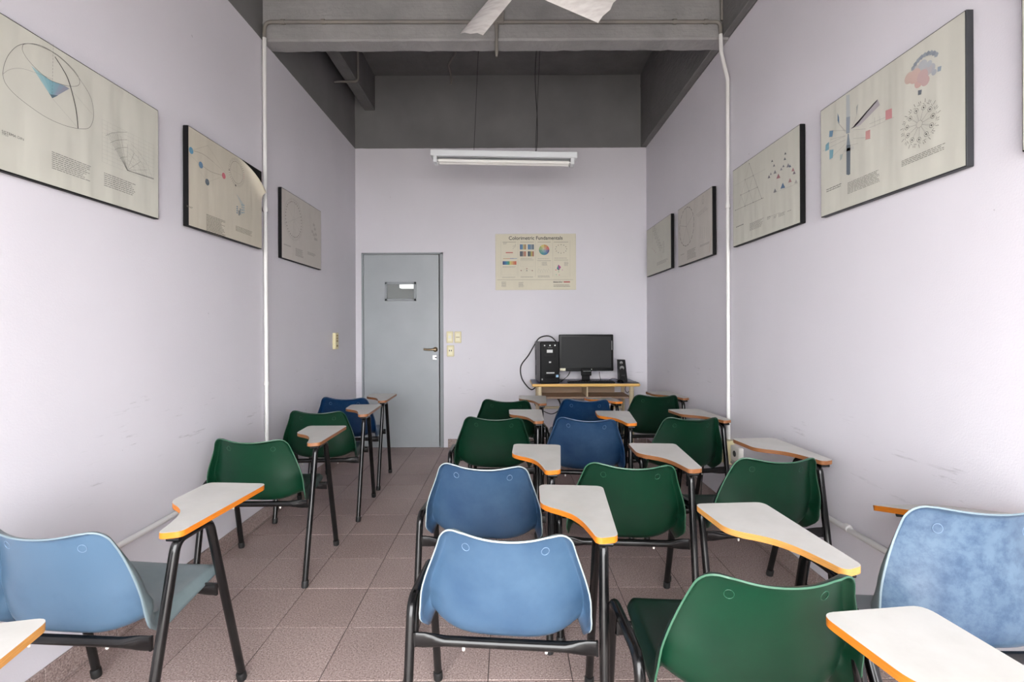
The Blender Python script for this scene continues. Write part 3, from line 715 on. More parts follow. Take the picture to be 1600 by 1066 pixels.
pipe('white_pipe', 'white vertical pipe on right wall, kinked near the beam, ending at a socket', [(1.396, yp, 3.175), (1.399, yp, 3.06), (lx1, yp, 2.88), (lx1, yp+.006, 1.9), (lx1, yp+.01, .515)], M_PIPEW, R, .05, [((lx1, yp+.003, 2.05), 'z')])
ZLP = at_x(230, 830, XL+.02)[1]
pipe('white_pipe', 'white horizontal pipe low on the left wall behind the chairs', [(lx0, YF+.05, ZLP-.01), (lx0, 3.11, ZLP+.01)], M_PIPEW, R, .05, [((lx0, 1.35, ZLP-.003), 'y'), ((lx0, 2.55, ZLP+.005), 'y')])
pipe('white_pipe', 'white horizontal pipe low on the right wall behind the chairs', [(lx1, YF+.05, .415), (lx1, 3.08, .385)], M_PIPEW, R, .05, [((lx1, at_x(1324, 822, lx1)[0], .397), 'y'), ((lx1, 1.15, .405), 'y')])
# grey stubs on the beam
bx0, bz1 = at_y(764, 17, yp); bx1, bz0 = at_y(788, 36, yp)
jb = MB().box(bx0, bx1, BF-.03, BF+.004, bz0, bz1+.12, bev=.004).build('junction_box', M_PIPEG); tag(jb, 'small grey junction box on the middle of the beam', 'box')
bx = at_y(776, 60, yp)[0]
MB().sweep([(bx, yp, bz0+.002), (bx, yp, at_y(776, 80, yp)[1]), (bx, yp, at_y(776, 89, yp)[1])], [.012, .011, .007]).build('drop_tube', M_PIPEG, jb)
pipe('conduit', 'short grey vertical conduit at the right end of the beam', [(1.404, BF-.012, ZC), (1.406, BF-.012, 3.27)], M_PIPEG, .009)
pipe('conduit', 'grey conduit hooked around the slim ceiling beam at left', [(XL+.01, 4.41, 3.548), (-1.385, 4.41, 3.546), (-1.387, 4.41, 3.92)], M_PIPEG, .0105, .04)
pipe('conduit', 'bent grey conduit on the dark ceiling behind the beam', [(-.48, 3.9, ZC-.012), (-.50, 4.6, ZC-.012), (-.594, 4.8, ZC-.014), (-.594, YB-.013, ZC-.02), (-.594, YB-.013, ZC-.10)], M_PIPEG, .010, .08)

# ------------------------------------------------------------------ sockets and switches
def plate(name, label, x, z, w_, h_, kind):
    root = thing(name, label, 'switch' if kind != 'socket' else 'socket', (x, YB, z))
    MB().box(-w_/2, w_/2, -.012, 0, -h_/2, h_/2, bev=.004).build('cover', M_IVORY, root)
    MB().box(-w_*.28, w_*.28, -.015, -.011, -h_*.33, h_*.33, bev=.001).build('insert', M_IVORYL, root)
    if kind == 'switch': MB().box(-.012, .012, -.019, -.014, -.012, .016, bev=.002).build('button', M_BOLT, root)
    elif kind == 'socket':
        for dx in (-.010, .010): MB().box(dx-.004, dx+.004, -.0158, -.0148, -.004, .012).build('slot', M_DARK, root)
    else: MB().box(-.020, .020, -.018, -.014, -.003, .003, bev=.001).build('button', M_IVORYD, root)
x, z = at_y(703, 527, YB); plate('wall_switch', 'yellowed light switch beside the door, upper left of three plates', x, z, .070, .122, 'switch')
x, z = at_y(715.5, 527, YB); plate('wall_switch', 'yellowed plate with a slot, upper right of three beside the door', x, z, .072, .120, 'plain')
x, z = at_y(704, 548.5, YB); plate('wall_socket', 'yellowed power socket below the light switches by the door', x, z, .075, .118, 'socket')
ya, za = at_x(525.5, 533, XL+.02)
so = thing('wall_socket', 'yellowed socket strip on the left wall near the door corner', 'socket', (XL, ya, za))
MB().box(0, .028, -.042, .038, -.075, .075, bev=.004).build('cover', M_IVORY, so)
for dz in (-.045, 0, .025, .05): MB().box(.0275, .0295, -.02, .02, dz-.008, dz+.008, bev=.0005).build('slot', M_IVORYD, so)
so = thing('wall_socket', 'ivory box and white round socket at the foot of the right wall pipe', 'socket', (XR, yp-.02, .45))
MB().box(-.055, 0, -.02, .06, -.085, .07, bev=.004).build('cover', M_IVORY, so)
MB().box(-.034, 0, -.135, -.03, -.045, .05, bev=.004).build('outlet', M_BOLT, so)
MB().cyl((-.0335, -.085, .005), (-.036, -.085, .005), .019, n=18).build('outlet_hole', M_DARK, so)

# ------------------------------------------------------------------ fluorescent fitting
YT = 4.18
lp = thing('fluorescent_light', 'white fluorescent batten hanging on wires before the back wall', 'light')
xa, za = at_y(674, 237, YT); xb, zb = at_y(901, 241, YT); zm = (za+zb)/2; L = xb-xa
lp.location = ((xa+xb)/2, YT, zm); lp.rotation_euler = (0, math.atan2(za-zb, L), 0)
MB().box(-L/2, L/2, -.055, .055, -.050, 0, bev=.003).build('housing', M_WHITE, lp)
MB().box(-L/2+.05, L/2-.05, -.045, .045, -.058, -.0495).build('reflector', M_GREYM, lp)
for y in (-.028, .028):
    MB().cyl((-L/2+.06, y, -.085), (L/2-.06, y, -.085), .0145, n=16).build('tube', M_TUBE, lp)
for sx in (-1, 1):
    e = sx*(L/2-.04)
    hb = MB().box(e-.016, e+.016, -.048, .048, -.105, -.05, bev=.004).build('lamp_holder', M_WHITE, lp)
    for y in (-.028, .028): MB().cyl((e-sx*.017, y, -.085), (e-sx*.03, y, -.085), .0155, n=12).build('tube_cap', M_CHROME, hb)
for px in (740, 836):
    x = at_y(px, 150, YT)[0]-lp.location.x
    MB().cyl((x, 0, 0), (x+.03, 0, ZC-zm-.01), .0022, n=6).build('wire', M_CORD, lp)
x = at_y(836, 240, YT)[0]-lp.location.x
MB().sweep(catmull([(x-.09, 0, .004), (x-.03, 0, .006), (x+.012, 0, .03), (x+.014, 0, .3), (x-.012, 0, .7), (x+.012, 0, ZC-zm-.012)], 8), .0033, n=6).build('cable', M_CORD, lp)

# ------------------------------------------------------------------ ceiling fan
fan = thing('ceiling_fan', 'white ceiling fan, two blades showing at the top edge', 'fan', (.07, 2.34, 3.0))
MB().lathe([(.0, -.075), (.06, -.07), (.105, -.045), (.115, 0), (.105, .045), (.05, .075), (.0, .08)]).build('motor', M_FAN, fan)
MB().cyl((0,0,.07), (0,0,.90), .013).build('down_rod', M_FAN, fan)
MB().lathe([(.02, .85), (.055, .88), (.065, .929)]).build('canopy', M_FAN, fan)
def blade(ang):
    c, s_ = math.cos(rad(ang)), math.sin(rad(ang)); n = 12; m = MB(); vs = []
    for i in range(n+1):
        r = .15+.40*i/n
        prof = [(-.075, 0.0), (-.04, .012), (.0, .010), (.045, .004), (.078, -.010)]
        for k, (q, zz) in enumerate(prof):
            k_ = .86+.14*i/n; rr = r + (.02*math.sin((q+.078)/.156*math.pi) if i == n else 0)+(.0 if i < n else -.008*(k % 2))
            x, y_, z = rr, q*k_, zz - q*.20
            vs.append((x*c-y_*s_, x*s_+y_*c, z))
    fs = [[i*5+k, (i+1)*5+k, (i+1)*5+k+1, i*5+k+1] for i in range(n) for k in range(4)]
    m.add(vs, fs, 0, True); m.add([(a, b_, z-.003) for a, b_, z in vs], [f[::-1] for f in fs], 0, True)
    o = m.build('blade', M_FAN, fan)
    MB().sweep([(.09*c, .09*s_, -.01), (.14*c, .14*s_, .002), (.22*c, .22*s_, .006)], [.016, .02, .02], [.004]*3, n=8).build('blade_arm', M_FAN, o)
for a in (120.7, 29.5, 209, 300): blade(a)

# ------------------------------------------------------------------ tablet arm chairs
PROF = catmull([(.190,.404,0),(.192,.420,0),(.178,.431,0),(.10,.424,0),(.02,.414,0),(-.06,.404,0),(-.115,.399,0),(-.150,.404,0),(-.176,.428,0),(-.191,.48,0),(-.207,.56,0),(-.228,.645,0),(-.247,.71,0),(-.254,.735,0)], 8)
PL = [0.]
for a, b_ in zip(PROF, PROF[1:]): PL.append(PL[-1]+(b_-a).length)
SL = PL[-1]
def prof(s_):
    s_ = max(0, min(SL, s_)); i = 0
    while i < len(PL)-2 and PL[i+1] < s_: i += 1
    t_ = (s_-PL[i])/(PL[i+1]-PL[i]); p = PROF[i].lerp(PROF[i+1], t_)
    a, b_ = PROF[max(i-2, 0)], PROF[min(i+3, len(PROF)-1)]; d = (b_-a).normalized()
    return p, Vector((-d.y, d.x))*-1     # (y,z) and normal towards the sitter
def lerp_t(tab, x):
    for (x0, y0), (x1, y1) in zip(tab, tab[1:]):
        if x <= x1:
            t_ = (x-x0)/(x1-x0); t_ = t_*t_*(3-2*t_); return y0+(y1-y0)*t_
    return tab[-1][1]
SJ = next(PL[i] for i, p in enumerate(PROF) if p.y > .43 and p.x < -.1)    # arc length at the seat/back bend
WT = [(0,.208),(.06,.212),(SJ-.1,.222),(SJ,.236),(SJ+.06,.232),(SL,.170)]
BT = [(0,.002),(.08,.010),(SJ-.12,.034),(SJ,.105),(SJ+.1,.072),(SL,.046)]
DT = [(0,.020),(.06,.030),(SJ-.08,.058),(SJ,.086),(SJ+.10,.052),(SL-.06,.026),(SL,.020)]
def shell_pt(x, s_, back=0.):
    """x across (metres, signed), s_ arc length -> point, outline aware rolled flange"""
    w0 = lerp_t(WT, s_); r = .055; d1 = SL-s_; rf = .035; d0 = s_
    wv = w0
    if d1 < r: wv = w0-r+math.sqrt(max(0, r*r-(r-d1)**2))
    if d0 < rf: wv = w0-rf+math.sqrt(max(0, rf*rf-(rf-d0)**2))
    p, n = prof(s_); u = abs(x)/w0
    n = sum((prof(s_+k*.022)[1] for k in range(-4, 5)), Vector((0, 0))).normalized()   # flange leans smoothly round the bend
    e_side = max(0, wv-abs(x)); fr_ = .022
    roll = lambda e: max(0, 1-e/fr_)**2
    n3 = Vector((0, n.x, n.y))
    bow = lerp_t(BT, s_)*u**(2.2+1.6*math.exp(-((s_-SJ)/.11)**2))
    fl_ = lerp_t(DT, s_)*roll(e_side) + (.019*roll(d1)*(1-roll(e_side)) if d1 < fr_ else 0)
    dip = -.014*(1-u*u)*max(0, (s_-(SL-.2))/.2)
    P3 = Vector((x + math.copysign(.004*roll(e_side), x) if x else 0, p.x, p.y))
    P3 += n3*(bow-fl_-back) + Vector((0, 0, dip))
    # shells sit slightly askew on their bars, right side a touch low
    P3.z -= .030*(x)*(1 if s_ > 0 else 1)
    P3.x += .030*(P3.z-.42)
    return P3, wv
def shell_meshes():
    svals = []; a = 0
    edge = [0, .003, .007, .012, .018, .026, .036]
    svals = edge+[.036+(SL-.036-.055)*i/26 for i in range(1, 26)]+[SL-.055, SL-.045]+[SL-e for e in edge[::-1]]
    es = [0, .0025, .006, .010, .014, .018, .022, .030]
    N = 18; inner = lambda wv: [-(wv-.030)+2*(wv-.030)*k/N for k in range(1, N)]
    th = .0042; front = []; backv = []; nu = 0
    for s_ in svals:
        wv = shell_pt(0, s_)[1]
        xs = [-(wv-e) for e in es]+inner(wv)+[wv-e for e in es[::-1]]
        nu = len(xs)
        front += [shell_pt(x, s_)[0] for x in xs]
    nv = len(svals)
    # vertex normals for thickness
    nor = []
    for j in range(nv):
        for i in range(nu):
            a = front[j*nu+min(i+1, nu-1)]-front[j*nu+max(i-1, 0)]; b_ = front[min(j+1, nv-1)*nu+i]-front[max(j-1, 0)*nu+i]
            c = a.cross(b_); nor.append(c.normalized() if c.length > 1e-12 else Vector((0,0,1)))
    if nor[(nv//4)*nu+nu//2].z < 0: nor = [-n for n in nor]
    backv = [p-n*th for p, n in zip(front, nor)]
    m = MB(); K = nu*nv
    q = [(j, i) for j in range(nv-1) for i in range(nu-1)]
    m.v = [tuple(p) for p in front+backv]
    for j, i in q:
        a = j*nu+i; m.f.append([a, a+1, a+nu+1, a+nu]); m.m.append(2); m.sm.append(True)
        m.f.append([K+a, K+a+nu, K+a+nu+1, K+a+1]); m.m.append(0); m.sm.append(True)
    ring_ = list(range(nu))+[j*nu+nu-1 for j in range(1, nv)]+[(nv-1)*nu+i for i in range(nu-2, -1, -1)]+[j*nu for j in range(nv-2, 0, -1)]
    for a, b_ in zip(ring_, ring_[1:]+ring_[:1]): m.f.append([b_, a, K+a, K+b_]); m.m.append(1); m.sm.append(False)
    # mounting bosses under the seat that sit on the two bars
    for x in (-.12, .12):
        for y_, zb_ in ((-.158, .402), (.112, .402)):
            m.lathe([(.020, .0), (.012, -.012)], (x, y_+ (.02 if y_ < 0 else 0), zb_+.012 + (.01 if y_ < 0 else .006) - .03*x), n=10)
    return m
SHELL = shell_meshes()
def ring_mesh():
    m = MB(); n1, n2 = 20, 6; vs = []
    for i in range(n1):
        a = 2*math.pi*i/n1
        for k in range(n2):
            b_ = 2*math.pi*k/n2; r = .0105+.0008*math.cos(b_); vs.append((r*math.cos(a), .0009*math.sin(b_), r*math.sin(a)*1.1))
    m.add(vs, [[i*n2+k, ((i+1) % n1)*n2+k, ((i+1) % n1)*n2+(k+1) % n2, i*n2+(k+1) % n2] for i in range(n1) for k in range(n2)], 0, True)
    return m
def tablet_poly():
    c = lambda pts: pts
    ctrl = [(.327,.259),(.098,.265),(.100,.088)]
    P_ = []
    def arc(corner, a, b_, r, n=6):
        cpt, A, B = Vector(corner), Vector(a)-Vector(corner), Vector(b_)-Vector(corner); A.normalize(); B.normalize()
        p0, p1 = cpt+A*r, cpt+B*r
        return [tuple(p0*(1-t_)**2+cpt*2*t_*(1-t_)+p1*t_*t_) for t_ in [k/n for k in range(n+1)]]
    P_ += arc((.327,.259), (.313,-.15), (.098,.265), .030)
    P_ += arc((.098,.265), (.327,.259), (.100,.09), .030)
    P_ += arc((.101,.072), (.098,.265), (.165,.020), .034)
    P_ += [(q.x, q.y) for q in catmull([(.128,.048,0),(.165,.022,0),(.198,-.010,0),(.222,-.055,0),(.236,-.100,0),(.246,-.140,0)], 4)][1:]
    P_ += arc((.252,-.172), (.246,-.140), (.309,-.168), .018)
    P_ += arc((.313,-.160), (.252,-.172), (.327,.259), .022)
    return P_
TPOLY = tablet_poly(); ZT = .686; TT = .017
TR = .0138
def half_u(foot, bend, apex, r=.05):
    return fillet([foot, bend, apex], r, 8)
MOUNT = (.285, -.05)
def make_chair(name, label, loc, yaw, plast, rim, edge, group, tab=(0, 0, 0), pitch=0.):
    root = thing(name, label, 'chair', group=group)
    if pitch:   # tipped forward on its front feet
        piv = Vector((0, .216, 0))
        M = Matrix.Translation(Vector((loc[0], loc[1], 0))) @ Matrix.Rotation(rad(yaw), 4, 'Z') @ Matrix.Translation(piv) @ Matrix.Rotation(-rad(pitch), 4, 'X') @ Matrix.Translation(-piv)
        root.matrix_world = M
    else:
        root.location = (loc[0], loc[1], 0); root.rotation_euler = (0, 0, rad(yaw))
    sh = link('seat_shell', cached('seat_shell', SHELL, [plast[0], rim, plast[1]]), root)
    for x in (-.105, .105):
        s_ = SL-.058; p, _ = shell_pt(x, s_, .0042); p2, _ = shell_pt(x, s_-.03, .0042)
        d = (p-p2).normalized()
        o = link('embossed_ring', cached('embossed_ring', RING, [plast[2]]), sh)
        o.location = p+Vector((0, -.0006, 0)); o.rotation_euler = (math.atan2(-d.y, d.z)*1.0, 0, rad(-15 if x < 0 else 15)*(1))
    dx = tab[0]
    for k, mb in (('l_r', LEGS[0]), ('l_f', LEGS[1])):
        leg = link('leg', cached(k, mb, [M_STEEL]), root); link('rubber_foot', cached(k+'foot', FEET[k], [M_RUB]), leg)
    for k, (foot, by) in (('r_r', ((.265,-.235,0), -.118)), ('r_f', ((.271,.220,0), .022))):
        key = k if not dx else k+name+str(dx)
        mb = MB().sweep(half_u(Vector(foot)+Vector((0,0,.012)), (.278+dx, by, .650), (.280+dx, -.05, .651)), TR, n=12)
        leg = link('leg', cached(key, mb, [M_STEEL]), root); link('rubber_foot', cached(k+'foot', FEET[k], [M_RUB]), leg)
    for k, mb in BARS.items():
        bar = link('crossbar', cached(k, mb, [M_STEEL]), root)
        for x in (-.115, .115): 
            y_ = -.156 if k == 'rear' else .112
            o = link('bolt_cap', cached('bolt_cap', BOLT, [M_BOLT]), bar); o.location = (x, y_, .364)
    br = link('tablet_bracket', cached('bracket', bracket(0), [M_STEEL]), root)
    tb = link('writing_tablet', cached('tablet', TAB, [M_LAM, edge]), root)
    if any(tab):
        piv = Vector((MOUNT[0], MOUNT[1], 0)); tb.matrix_local = br.matrix_local = Matrix.Translation(Vector((tab[0], tab[1], 0))+piv) @ Matrix.Rotation(rad(tab[2]), 4, 'Z') @ Matrix.Translation(Vector((0, 0, .668))) @ Matrix.Rotation(rad(tab[3] if len(tab) > 3 else 0), 4, 'X') @ Matrix.Translation(Vector((0, 0, -.668))) @ Matrix.Translation(-piv)
    return root
_cache = {}
def cached(key, mb, mats):
    k = (key, tuple(m.name for m in mats))
    if k not in _cache: _cache[k] = mb.mesh(key, mats)
    return _cache[k]
RING = ring_mesh()
LEGS = [MB().sweep(half_u((-.267,-.222,.012), (-.267,-.135,.482), (-.267,0,.478)), TR, n=12), MB().sweep(half_u((-.265,.213,.012), (-.267,.118,.474), (-.267,0,.478)), TR, n=12)]
FEET = {}
for k, f_, up_ in (('l_r', (-.267,-.222), (0,.185)), ('l_f', (-.265,.213), (0,-.205)), ('r_r', (.265,-.235), (.02,.18)), ('r_f', (.271,.220), (.01,-.31))):
    a = Vector((f_[0], f_[1], 0)); d = Vector((up_[0], up_[1], 1)).normalized()
    FEET[k] = MB().sweep([a, a+d*.006, a+d*.030, a+d*.034], [.0145, .0165, .0165, .0148], n=12)
def bar(y0, y1, z):
    X = [-.253, -.225, -.205, -.185, -.165, 0, .165, .185, .205, .225, .253]
    ry = [.0045, .0045, .008, .012, .0135, .0135, .0135, .012, .008, .0045, .0045]
    rz = [.0215, .0215, .0195, .0165, .0138, .0135, .0138, .0165, .0195, .0215, .0215]
    m = MB().sweep([(x, y0+(y1-y0)*(x+.253)/.506, z) for x in X], ry, rz, n=14)
    for sx, yy in ((-1, y0), (1, y1)): m.box(min(sx*.250, sx*.256), max(sx*.250, sx*.256), yy-.0045, yy+.0045, z-.02, z+.02)
    return m
BARS = {'rear': bar(-.156, -.168, .384), 'front': bar(.130, .108, .384)}
BOLT = MB().lathe([(.004, -.006), (.0045, 0), (.0045, .006)], n=8)
def bracket(dx=0):
    m = MB().box(.255+dx, .305+dx, -.13, .05, .6645, .6690, bev=.001)
    m.box(.235+dx, .268+dx, .045, .07, .6635, .6690, bev=.001)
    for y_ in (-.105, .03): m.cyl((.280+dx, y_, .655), (.280+dx, y_, .6692), .009, n=8)
    m.cyl((.262+dx, -.145, .659), (.30+dx, -.145, .659), .0075, n=8)
    m.box(0, .235, -.014, .014, .655, .669, bev=.002, T=Matrix.Translation(Vector((.285+dx, .02, 0))) @ Matrix.Rotation(rad(128), 4, 'Z'))
    return m
TAB = MB().prism(TPOLY, ZT-TT, ZT, 0, 1)

CH = 'tablet arm chairs facing the computer desk'
B_ = {k: (v, M_FB if k in ('bleached', 'faded', 'mottled') else M_FBD, M_RINGB) for k, v in M_BLUE_FALLOFF.items()}; G_ = {k: (v, M_FG, M_RINGG) for k, v in M_GREEN.items()}
N_ = 'tablet_arm_chair'
#            label, (x, y), yaw, shell, rim, tablet edge, tablet offset
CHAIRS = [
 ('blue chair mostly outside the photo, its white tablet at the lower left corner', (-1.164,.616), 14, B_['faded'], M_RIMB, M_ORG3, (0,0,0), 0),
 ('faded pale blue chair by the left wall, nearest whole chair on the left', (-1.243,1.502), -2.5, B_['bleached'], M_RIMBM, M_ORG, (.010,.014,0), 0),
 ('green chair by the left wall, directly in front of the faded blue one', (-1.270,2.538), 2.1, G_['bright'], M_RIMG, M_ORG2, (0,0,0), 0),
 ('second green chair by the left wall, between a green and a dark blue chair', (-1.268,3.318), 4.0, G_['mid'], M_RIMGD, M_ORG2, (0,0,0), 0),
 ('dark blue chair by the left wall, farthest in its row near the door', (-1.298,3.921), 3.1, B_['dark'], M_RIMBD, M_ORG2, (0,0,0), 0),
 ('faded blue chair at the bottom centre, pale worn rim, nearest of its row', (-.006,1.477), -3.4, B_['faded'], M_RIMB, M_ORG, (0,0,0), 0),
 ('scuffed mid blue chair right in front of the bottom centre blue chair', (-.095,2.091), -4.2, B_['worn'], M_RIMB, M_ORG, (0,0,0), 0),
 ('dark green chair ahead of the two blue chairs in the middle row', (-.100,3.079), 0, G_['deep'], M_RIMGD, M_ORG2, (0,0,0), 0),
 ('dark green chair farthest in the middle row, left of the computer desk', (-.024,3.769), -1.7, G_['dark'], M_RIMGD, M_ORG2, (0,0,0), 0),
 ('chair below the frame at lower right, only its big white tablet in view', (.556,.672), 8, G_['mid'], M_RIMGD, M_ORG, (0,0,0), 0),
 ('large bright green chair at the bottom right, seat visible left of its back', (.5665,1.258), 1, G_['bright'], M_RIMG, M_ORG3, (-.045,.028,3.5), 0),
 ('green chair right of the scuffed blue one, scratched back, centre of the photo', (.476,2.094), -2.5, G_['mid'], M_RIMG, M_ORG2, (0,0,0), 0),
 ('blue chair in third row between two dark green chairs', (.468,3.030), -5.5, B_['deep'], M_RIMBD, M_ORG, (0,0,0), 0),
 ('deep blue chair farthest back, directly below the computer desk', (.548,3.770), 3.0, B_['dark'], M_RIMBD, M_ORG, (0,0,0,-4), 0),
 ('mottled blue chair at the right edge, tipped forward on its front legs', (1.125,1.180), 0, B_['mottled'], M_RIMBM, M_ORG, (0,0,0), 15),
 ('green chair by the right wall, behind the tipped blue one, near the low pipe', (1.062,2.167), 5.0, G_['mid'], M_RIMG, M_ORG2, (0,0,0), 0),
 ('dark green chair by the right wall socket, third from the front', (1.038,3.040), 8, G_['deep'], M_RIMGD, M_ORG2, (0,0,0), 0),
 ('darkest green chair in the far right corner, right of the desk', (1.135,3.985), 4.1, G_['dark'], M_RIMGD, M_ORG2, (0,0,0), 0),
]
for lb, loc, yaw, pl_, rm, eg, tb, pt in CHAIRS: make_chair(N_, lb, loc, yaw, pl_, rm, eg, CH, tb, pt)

# ------------------------------------------------------------------ computer desk
DZT = .722
xa = at_y(831, 602, 4.55)[0]; xb = at_y(1001, 598, 4.55)[0]
dk = thing('computer_desk', 'blue topped computer desk with yellow edge and beige tube legs', 'desk', ((xa+xb)/2, 4.765, 0))
W = (xb-xa)/2
MB().box(-W+.006, W-.006, -.205, .215, DZT-.008, DZT, bev=.001).build('desk_top', M_DESKTOP, dk)
MB().box(-W, W, -.215, .220, DZT-.030, DZT-.0015, bev=.010).build('edge_band', M_DESKEDGE, dk)
for sx in (-1, 1):
    for y_ in (-.165, .185):
        lg = MB().cyl((sx*(W-.075), y_, .012), (sx*(W-.075), y_, DZT-.03), .0225 if y_ < 0 else .018, n=16).build('leg', M_BEIGE, dk)
        MB().cyl((sx*(W-.075), y_, 0), (sx*(W-.075), y_, .02), .025, n=14).build('foot', M_RUB, lg)
MB().box(-W+.09, W-.165, .17, .182, .585, DZT-.030, bev=.002).build('back_panel', M_TAN, dk)
MB().box(-W+.075, W-.075, -.15, .182, .570, .587, bev=.002).build('shelf', M_TAN, dk)
MB().box(-.012+.03, .0+.03, -.13, .17, .587, DZT-.030).build('divider', M_BEIGE, dk)
MB().cyl((-W+.075, .185, .43), (W-.075, .185, .43), .014, n=12).build('rear_rail', M_BEIGE, dk)
MB().sweep(catmull([(W-.13, -.16, DZT-.032), (W-.135, -.165, DZT-.07), (W-.115, -.165, DZT-.095), (W-.10, -.165, DZT-.08)], 6), .003, n=6).build('cable_hook', M_DARK, dk)

# tower
tw = thing('computer_tower', 'black computer tower with white stickers on the left of the desk', 'computer', (.393, 4.56, DZT), (0, 0, rad(5)))
MB().box(-.090, .090, .022, .375, .006, .398, bev=.004).build('case', M_CASE, tw)
MB().box(-.094, .094, 0, .024, .0, .402, bev=.008).build('front_panel', M_BLK, tw)
for z0 in (.055, .21): MB().box(-.0915, -.0895, .30, .335, z0, z0+.10).build('vent', M_DARK, tw)
fp = lambda n_, x0, x1, z0, z1, m, y=-.003: MB().box(x0, x1, y, .001, z0, z1, bev=.001).build(n_, m, tw)
fp('drive_bay', -.062, .062, .335, .385, M_BLKG); fp('drive_bay', -.055, .052, .255, .292, M_BLKG)
fp('sticker', -.030, .026, .298, .326, mat('white_label', rgb(222,222,220), .5), -.0035); fp('sticker', -.035, .042, .098, .110, mat('silver_label', rgb(205,205,204), .4), -.0035)
fp('badge', -.010, .010, .200, .214, M_CHROME, -.0045); fp('sticker', .056, .082, .062, .086, mat('pale_blue_label', rgb(150,190,225), .4), -.0045)
fp('port_panel', -.05, .045, .055, .085, M_BLKG); fp('led', -.082, -.07, .036, .05, M_CHROME, -.004)
for x in (-.052, 0, .048): fp('button', x-.006, x+.006, .362, .372, M_CHROME, -.006)
fp('name_plate', -.022, .022, .342, .349, M_CASE, -.0045)
for x in (-.07, .07):
    for y_ in (.04, .34): MB().cyl((x, y_, 0), (x, y_, .008), .012, n=10).build('foot', M_RUB, tw)
# monitor
mo = thing('monitor', 'wide black flat monitor standing in the middle of the desk', 'monitor', (.766, 4.72, DZT))
zb_ = .105; zt_ = .468
MB().box(-.270, .270, 0, .026, zb_, zt_, bev=.006).box(-.19, .19, .026, .06, zb_+.05, zt_-.05, bev=.012).build('case', M_BLKG, mo)
MB().box(-.245, .245, -.0015, .002, zb_+.034, zt_-.022).build('screen', M_SCREEN, mo)
MB().box(-.051, .051, -.004, .02, zb_-.045, zb_+.03, bev=.004).box(-.04, .04, .016, .045, .012, zb_+.06, bev=.004).build('neck', M_BLKG, mo)
MB().lathe([(.0, .016), (.04, .016), (.080, .008), (.085, 0), (0, 0)], (0, .035, 0), n=24).build('stand_base', M_BLKG, mo)
MB().box(.0, .056, -.003, .001, zb_+.014, zb_+.022).build('logo', M_BOLT, mo)
for k in range(6): MB().box(-.03+k*.013, -.024+k*.013, -.0062, -.003, zb_-.002, zb_+.002).build('button', M_CHROME, mo)
MB().box(-.262, -.205, -.0025, .001, zb_+.004, zb_+.030).build('sticker', M_IVORYL, mo)
MB().box(.2535, .2560, -.002, .001, zb_+.21, zb_+.30).build('power_light_strip', M_CHROME, mo)
# keyboard
kb = thing('keyboard', 'black keyboard lying in front of the monitor', 'keyboard', (.792, 4.595, DZT+.001), (0, 0, rad(-1)))
MB().box(-.225, .225, -.04, .055, 0, .016, bev=.004).build('body', M_BLK, kb)
km = MB()
for r_ in range(5):
    for c_ in range(16): km.box(-.214+c_*.0268, -.191+c_*.0268, -.033+r_*.0175, -.018+r_*.0175, .015, .021, bev=.001)
tag(km.build('keys', M_BLKG, kb), kind='stuff')
# speaker
sp = thing('desk_speaker', 'slim black speaker with two silver cones right of the monitor', 'speaker', (1.125, 4.70, DZT))
spm = MB(); y0_, y1_ = 0, .085
spv = [(-.034,y0_,0),(.046,y0_,0),(.046,y1_,0),(-.034,y1_,0),(-.040,y0_+.03,.215),(.030,y0_+.03,.215),(.030,y1_,.215),(-.040,y1_,.215)]
spm.add(spv, [(0,3,2,1),(4,5,6,7),(0,1,5,4),(1,2,6,5),(2,3,7,6),(3,0,4,7)]); spm.build('cabinet', M_BLK, sp)
Rt = Matrix.Rotation(rad(98), 4, 'X')
for n_, z_, r_ in (('tweeter', .187, .0125), ('woofer', .135, .019)):
    x_ = .006-.018*z_/.215-.001; yy = .03*z_/.215
    MB().lathe([(r_*1.15, 0), (r_*1.15, .004), (r_, .005), (r_*.45, .001), (0, .004)], (x_, yy+.001, z_), n=18, T=Rt).build(n_, M_CHROME, sp)
MB().box(-.012, .022, .0045, .010, .060, .065).build('logo', M_CASE, sp)
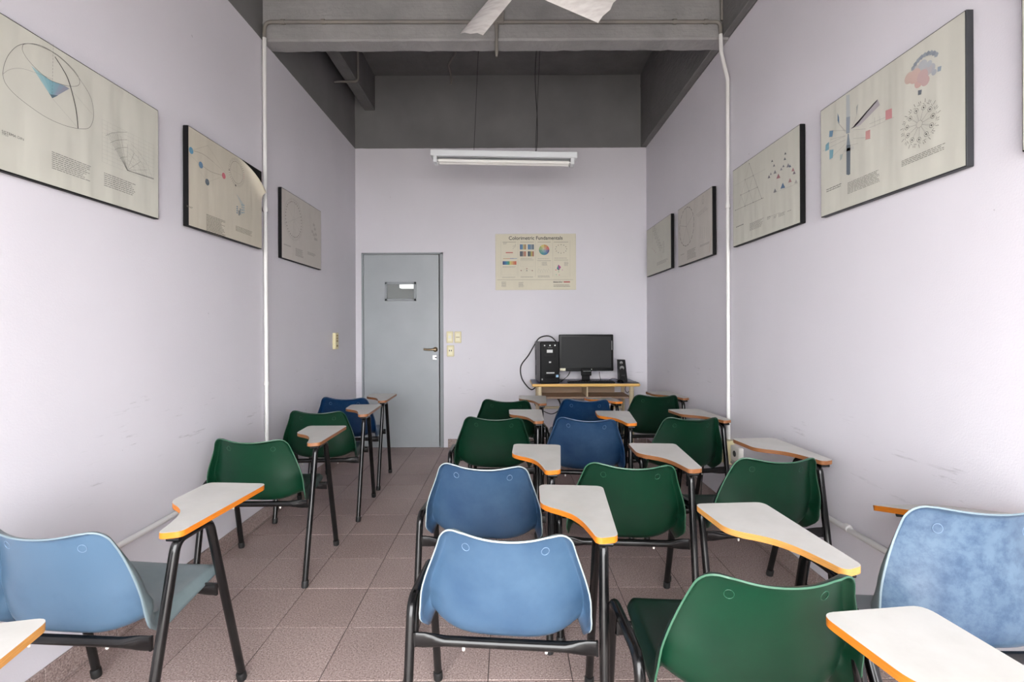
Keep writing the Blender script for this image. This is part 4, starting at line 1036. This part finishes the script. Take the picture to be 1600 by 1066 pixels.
# mouse and pad
md = MB().box(-.10, .10, -.075, .075, 0, .003, bev=.001).build('mouse_pad', M_BLK); md.location = (1.155, 4.66, DZT+.0002)
tag(md, 'thin black mouse pad at the right end of the desk', 'mouse pad')
ms = thing('computer_mouse', 'black mouse with looped cord beside the keyboard', 'mouse', (1.075, 4.60, DZT+.0034))
MB().lathe([(.030, 0), (.032, .010), (.026, .024), (.012, .034), (0, .036)], n=18, T=Matrix.Diagonal((1, 1.55, 1, 1))).build('body', M_BLKG, ms)
MB().sweep(catmull([(0, .045, .012), (.02, .08, .05), (.05, .05, .055), (.055, .0, .03), (.05, -.03, .012)], 6), .003, n=6).sweep(catmull([(0, .04, .012), (-.03, .06, .03), (-.07, .05, .035), (-.10, .09, .004)], 6), .0025, n=6).build('cord', M_CORD, ms)
# loose cables
def cable(name, label, pts, r=.0035):
    tag(MB().sweep(catmull(pts, 8), r, n=8).build(name, M_CORD), label, 'cable')
q = lambda px, py, Y: (at_y(px, py, Y)[0], Y, at_y(px, py, Y)[1])
cable('power_cable', 'thick black cable looping above and left of the tower to below the desk', [q(869,534,5.0), q(862,527,5.005), q(853,525,5.01), q(842,529,5.012), q(834,541,5.012), q(826,555,5.012), q(814,572,5.012), q(815,590,5.012), q(823,603,5.012), q(831,609,5.005), q(838,604,4.97)], .0062)
cable('power_cable', 'black cable hanging in a loop below the desk', [q(871,623,4.97), q(875,632,4.98), q(872,642,4.985), q(862,647,4.985), q(850,643,4.985), q(838,636,4.985), q(833,622,4.98)], .0045)
cable('power_cable', 'pair of black cables slanting down below the desk behind the blue chair', [q(873,623,4.985), q(879,638,5.0), q(887,650,5.01), q(892,680,5.01), q(884,694,4.99), (.62,4.9,.006)], .0045)
cable('monitor_cable', 'short black lead drooping under the left of the monitor', [(.60, 4.70, DZT+.10), (.585, 4.69, DZT+.07), (.545, 4.675, DZT+.035), (.51, 4.68, DZT+.006), (.53, 4.80, DZT+.005)], .004)
cable('monitor_cable', 'thin black lead hanging under the right of the monitor', [(.895, 4.71, DZT+.10), (.897, 4.71, DZT+.06), (.905, 4.71, DZT+.03), (.912, 4.72, DZT+.004)], .0028)
cable('hanging_cord', 'thin black cord hanging behind the green chair by the right wall socket', [q(1100,722,3.12), q(1098,740,3.13), q(1096,760,3.13), q(1095,790,3.13)], .0035)
